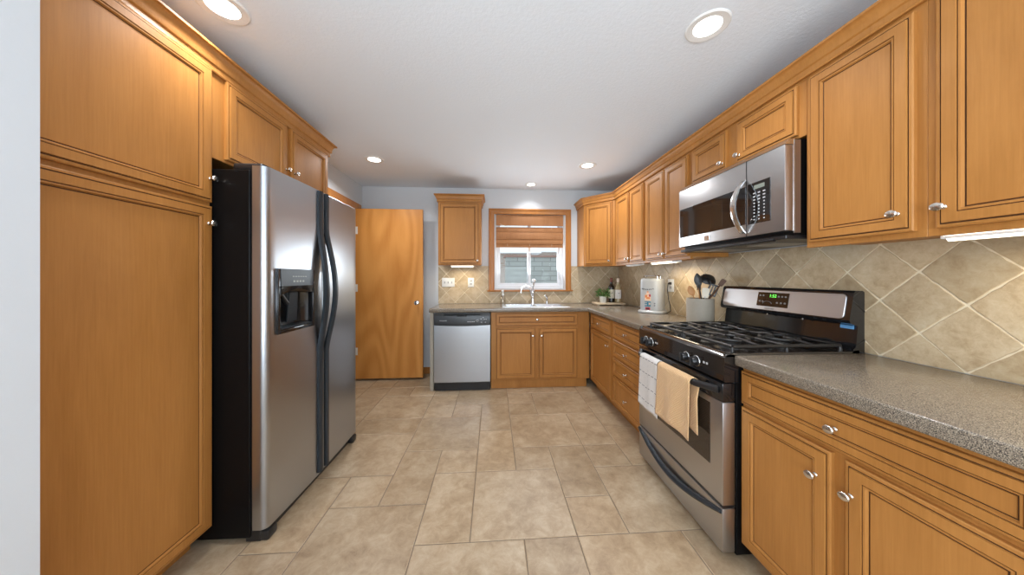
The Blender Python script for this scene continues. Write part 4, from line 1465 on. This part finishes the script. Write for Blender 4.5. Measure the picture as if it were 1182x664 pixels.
def bottle(label, x, y, glass, foil, paper, hs):
    t = thing('wine_bottle', label, 'bottle', (x, y, BT), math.radians(-14), 'wine bottles on the serving board')
    r = 0.038
    MB().lathe([(0.001, 0.003), (0.030, 0.0), (r, 0.006), (r, 0.175 * hs), (r * 0.92, 0.195 * hs), (r * 0.55, 0.218 * hs), (0.0155, 0.235 * hs), (0.0145, 0.30 * hs), (0.001, 0.30 * hs)], n=24).build('glass', glass, t)
    MB().lathe([(0.0150, 0.250 * hs), (0.0158, 0.252 * hs), (0.0158, 0.285 * hs), (0.0172, 0.287 * hs), (0.0172, 0.298 * hs), (0.0150, 0.302 * hs), (0.001, 0.303 * hs)], n=20, cap=False).build('foil', foil, t)
    n = 18
    L0 = [[((r + 0.0006) * math.cos(-PI / 2 + (k / n - 0.5) * 2.9), (r + 0.0006) * math.sin(-PI / 2 + (k / n - 0.5) * 2.9), z) for k in range(n + 1)] for z in (0.050 * hs, 0.160 * hs)]
    lb = MB().loft(L0, 0, closed=False).build('paper_label', paper, t)
    MB().box(-0.002, 0.012, -r - 0.0016, -r - 0.0002, 0.113 * hs, 0.120 * hs).build('label_mark', 'marking_dark', lb, 0)
    return t


bottle('dark wine bottle with a red capsule behind the plant', 1.495, 3.635, 'bottle_dark', 'foil_red', 'cream_label', 1.02)
bottle('pale wine bottle with a white label next to the dark bottle', 1.555, 3.572, 'bottle_pale', 'foil_pale', 'paper_label', 1.0)

# white appliance with printed front
ap = thing('coffee_maker', 'tall white countertop appliance with a colourful printed front', 'appliance', (1.548, 2.765, CT), math.radians(-50))
def sup(w, d, z, ex=3.0, n=36, oy=0.0):
    L = []
    for k in range(n):
        a = 2 * PI * k / n
        c_, s_ = math.cos(a), math.sin(a)
        L.append((w * math.copysign(abs(c_) ** (2 / ex), c_), oy + d * math.copysign(abs(s_) ** (2 / ex), s_), z))
    return L
MB().loft([sup(0.112, 0.098, 0.0), sup(0.122, 0.108, 0.004), sup(0.122, 0.108, 0.018), sup(0.115, 0.10, 0.026)], 0).build('base', 'appliance_white', ap)
bodyA = MB().loft([sup(0.104, 0.088, 0.0265), sup(0.103, 0.087, 0.18), sup(0.101, 0.086, 0.30), sup(0.100, 0.085, 0.322), sup(0.094, 0.079, 0.332), sup(0.07, 0.06, 0.335)], 0).build('body', 'appliance_white', ap)
MB().tube([(-0.07, -0.03, 0.333), (-0.07, -0.03, 0.352), (-0.05, -0.05, 0.360), (0.05, -0.05, 0.360), (0.07, -0.03, 0.356), (0.07, 0.03, 0.356), (0.05, 0.05, 0.360), (-0.05, 0.05, 0.360), (-0.07, 0.03, 0.352), (-0.07, 0.03, 0.333)], 0.004, 8).tube([(0.06, -0.04, 0.333), (0.06, -0.04, 0.357)], 0.004, 8).tube([(0.06, 0.04, 0.333), (0.06, 0.04, 0.357)], 0.004, 8).build('cup_rail', 'chrome', ap)
fy = -0.0880
pr = MB()
xo = -0.010
def pbox(x0, x1, z0, z1, m, o=0.0):
    pr.box(xo + x0, xo + x1, fy - 0.0012 - o, fy + 0.003, z0, z1, m)
pbox(-0.022, 0.022, 0.034, 0.058, 1); pbox(-0.012, 0.012, 0.038, 0.050, 4, 0.0006)
pbox(-0.028, 0.028, 0.066, 0.076, 2); pbox(-0.028, -0.004, 0.090, 0.098, 2); pbox(-0.006, 0.006, 0.076, 0.112, 2); pbox(0.010, 0.028, 0.078, 0.110, 2, 0.0003); pbox(0.012, 0.024, 0.084, 0.102, 3, 0.0008)
pbox(-0.028, 0.028, 0.108, 0.114, 2)
pbox(-0.028, 0.028, 0.122, 0.178, 3); pbox(-0.026, -0.004, 0.150, 0.176, 0, 0.0006); pbox(-0.012, 0.020, 0.138, 0.156, 0, 0.0009); pbox(0.012, 0.028, 0.160, 0.182, 1, 0.0006)
pbox(-0.014, 0.014, 0.180, 0.200, 3); pbox(-0.006, 0.006, 0.200, 0.212, 0)
pr.build('printed_art', ['print_orange', 'print_red', 'print_teal', 'print_peach', 'marking_dark'], bodyA, 0)
mk = MB()
rk = random.Random(2)
for k in range(7):
    x = -0.066 + k * 0.0165
    zz = 0.232 - 0.006 * math.sin(PI * k / 6)
    mk.box(x, x + 0.010, fy - 0.0010 + 0.0004 * abs(k - 4), fy + 0.006, zz, zz + 0.005)
    mk.box(x + (0.001 if k % 2 else 0.006), x + (0.003 if k % 2 else 0.008), fy - 0.0010 + 0.0004 * abs(k - 4), fy + 0.006, zz - 0.003, zz + 0.010)
mk.build('lettering', 'marking_dark', bodyA, 0)
MB().box(0.046, 0.058, fy - 0.002, fy + 0.01, 0.092, 0.104, 0, 0.002).box(0.046, 0.058, fy - 0.002, fy + 0.01, 0.072, 0.084, 0, 0.002).build('switch', 'silicone_grey', ap)
# its cord, plugged into the outlet
Mw = (Matrix.Translation((1.548, 2.765, CT)) @ Matrix.Rotation(math.radians(-50), 4, 'Z')).inverted()
wp = [(1.690, 2.692, 1.200), (1.655, 2.680, 1.198), (1.640, 2.668, 1.150), (1.645, 2.660, 1.06), (1.660, 2.655, 0.985), (1.670, 2.665, 0.940), (1.655, 2.690, 0.922), (1.63, 2.72, 0.921)]
cd = MB().tube([tuple(Mw @ Vector(p)) for p in wp], 0.0035, 8).build('power_cord', 'black_plastic', ap)
MB().tube([tuple(Mw @ Vector(p)) for p in ((1.6938, 2.692, 1.202), (1.672, 2.690, 1.202), (1.658, 2.684, 1.199))], [0.013, 0.012, 0.006], 10).build('plug', 'black_plastic', cd)

# utensil crock
cr = thing('utensil_crock', 'grey beige stoneware crock of cooking tools beside the range', 'crock', (1.553, 2.112, CT))
MB().lathe([(0.001, 0.001), (0.082, 0.0), (0.090, 0.005), (0.091, 0.180), (0.088, 0.188), (0.083, 0.186), (0.082, 0.160), (0.082, 0.012), (0.001, 0.010)], n=36).build('vessel', 'stoneware', cr)
CB = CT + 0.0125
cxk, cyk = 1.553, 2.112


def tool(name, label, cat, foot, tip, mats, fn):
    """a tool standing in the crock from foot to the end of its handle; the head is built along its axis"""
    a, b = Vector(foot), Vector(tip)
    L = (b - a).length
    zx = (b - a).normalized()
    view = Vector((1.55, 2.1, 0)).normalized()
    yx = (view - zx * view.dot(zx)).normalized()
    xx = yx.cross(zx)
    M = Matrix((xx, yx, zx)).transposed().to_4x4()
    M.translation = a
    t = thing(name, label, cat, (0, 0, 0), 0, 'cooking tools in the crock')
    t.matrix_basis = M
    fn(t, L)
    return t


def spoon_fn(mh, ms, rx, rz_, dish=0.4):
    def fn(t, L):
        MB().tube([(0, 0, 0), (0, 0, L * 0.5), (0, 0, L - rz_ * 1.7)], [0.006, 0.0055, 0.005], 8, 0, (1.2, 0.8)).build('handle', mh, t)
        prof = []
        n, L0 = 12, []
        for k in range(n + 1):
            u = k / n
            w = rx * math.sin(PI * (0.06 + 0.92 * u)) ** 0.75
            zz = L - rz_ * 2 + rz_ * 2 * u
            dd = 0.012 * dish * math.sin(PI * u)
            L0.append([(-w, 0.0, zz), (-w * 0.5, dd, zz), (0, dd * 1.3, zz), (w * 0.5, dd, zz), (w, 0, zz), (w * 0.5, dd + 0.003, zz), (0, dd * 1.3 + 0.003, zz), (-w * 0.5, dd + 0.003, zz)])
        MB().loft(L0, 0).build('bowl', ms, t, 60)
    return fn


def paddle_fn(mh, ms, w, h, ht=0.002):
    def fn(t, L):
        MB().tube([(0, 0, 0), (0, 0, L * 0.5), (0, 0, L - h + 0.01)], [0.007, 0.006, 0.005], 8).build('handle', mh, t)
        poly = [(-w * 0.45, L - h), (w * 0.45, L - h), (w * 0.55, L - h * 0.3), (w * 0.5, L - 0.004), (0, L), (-w * 0.5, L - 0.004), (-w * 0.55, L - h * 0.3)]
        MB().prism(poly, -ht, ht, 0, 'y').build('blade', ms, t, 40)
    return fn


def ladle_fn(t, L):
    MB().tube([(0, 0, 0), (0, 0, L * 0.6), (0.0, 0, L - 0.03), (-0.012, -0.01, L - 0.004)], 0.006, 8).build('handle', 'silicone_black', t)
    prof = [(0.014, -0.036), (0.041, -0.024), (0.055, 0.0), (0.057, 0.012), (0.054, 0.012), (0.050, 0.0), (0.036, -0.019), (0.010, -0.030)]
    m = MB().lathe(prof, (0, 0, 0), 'z', 20)
    m.xf(Matrix.Translation((-0.030, -0.012, L - 0.004)) @ Matrix.Rotation(math.radians(160), 4, 'X'))
    m.build('bowl', 'silicone_black', t, 60)


def turner_fn(t, L):
    MB().tube([(0, 0, 0), (0, 0, L * 0.7), (0, 0, L - 0.085)], [0.007, 0.006, 0.005], 8).build('handle', 'silicone_black', t)
    mb = MB()
    w, h = 0.060, 0.088
    mb.box(-w / 2, w / 2, -0.002, 0.002, L - h, L - h + 0.014, 0, 0.001); mb.box(-w / 2, w / 2, -0.002, 0.002, L - 0.012, L, 0, 0.001)
    for k in range(4):
        x = -w / 2 + k * (w - 0.009) / 3
        mb.box(x, x + 0.009, -0.002, 0.002, L - h + 0.013, L - 0.011)
    mb.build('blade', 'silicone_black', t, 30)


TZ = CB
tool('cooking_spoon', 'tall black oval cooking spoon standing highest in the crock', 'utensil', (1.575, 2.085, TZ), (1.530, 2.115, 1.290), None, spoon_fn('silicone_black', 'silicone_black', 0.026, 0.052))
tool('wooden_spoon', 'light wooden spoon leaning beside the black oval spoon in the crock', 'utensil', (1.560, 2.080, TZ), (1.494, 2.150, 1.195), None, spoon_fn('beech', 'beech', 0.024, 0.040))
tool('wooden_spatula', 'small brown wooden spatula in the crock behind the black oval spoon', 'utensil', (1.585, 2.140, TZ), (1.570, 2.150, 1.212), None, paddle_fn('beech', 'acacia', 0.026, 0.050, 0.003))
tool('rubber_spatula', 'cream coloured spatula standing in the middle of the crock', 'utensil', (1.545, 2.075, TZ), (1.574, 2.078, 1.182), None, paddle_fn('silver_tool', 'cream_tool', 0.042, 0.075, 0.004))
tool('soup_ladle', 'black soup ladle with its bowl hooked over the crock rim', 'utensil', (1.520, 2.130, TZ), (1.632, 2.092, 1.235), None, ladle_fn)
tool('slotted_turner', 'black slotted turner in the crock beside the ladle', 'utensil', (1.535, 2.095, TZ), (1.632, 2.062, 1.205), None, turner_fn)
tool('wooden_fork', 'dark wooden tool leaning out of the crock towards the range', 'utensil', (1.500, 2.128, TZ), (1.664, 2.010, 1.245), None, paddle_fn('acacia', 'acacia', 0.030, 0.055, 0.004))

# ------------------------------------------------------------------ outside the window
struct(MB().box(-12, 14, YB + 0.3, 26, -0.4, -0.25).build('ground', 'snow', None, 0), 'snow covered yard outside', 'ground')
gw = MB().box(0.33, 6.0, 7.9, 8.2, -0.25, 1.80, 0)
gwo = gw.build('garden_wall', 'block_wall', None, 0)
tag(gwo, 'grey concrete block wall across the yard outside the window', 'wall')
MB().box(0.28, 6.0, 7.84, 8.26, 1.80, 1.86, 0, 0.01).build('coping', 'cap_stone', gwo)
gs = thing('brick_shed', 'tan brick shed with a snowy roof behind the block wall', 'shed', (-0.6, 10.0, -0.25))
MB().box(-1.2, 1.9, 0, 2.6, 0, 2.35).build('wall', 'house_brick', gs, 0)
MB().prism([(-0.35, 2.32), (2.95, 2.32), (1.3, 3.0)], -1.5, 2.2, 0, 'x').build('roof', 'snow', gs, 0)
nh = thing('house', 'pale sided house with a brick front beyond the yard', 'house', (3.0, 14.5, -0.25))
MB().box(-2.6, 4.0, 0, 5.0, 0, 2.75).build('wall', 'house_brick', nh, 0)
MB().box(-0.9, -0.2, -0.03, 0.0, 1.0, 2.5).build('window', 'siding', nh, 0)
MB().prism([(-0.4, 2.75), (5.4, 2.75), (2.5, 4.6)], -2.9, 4.3, 0, 'x').build('roof', 'snow', nh, 0)
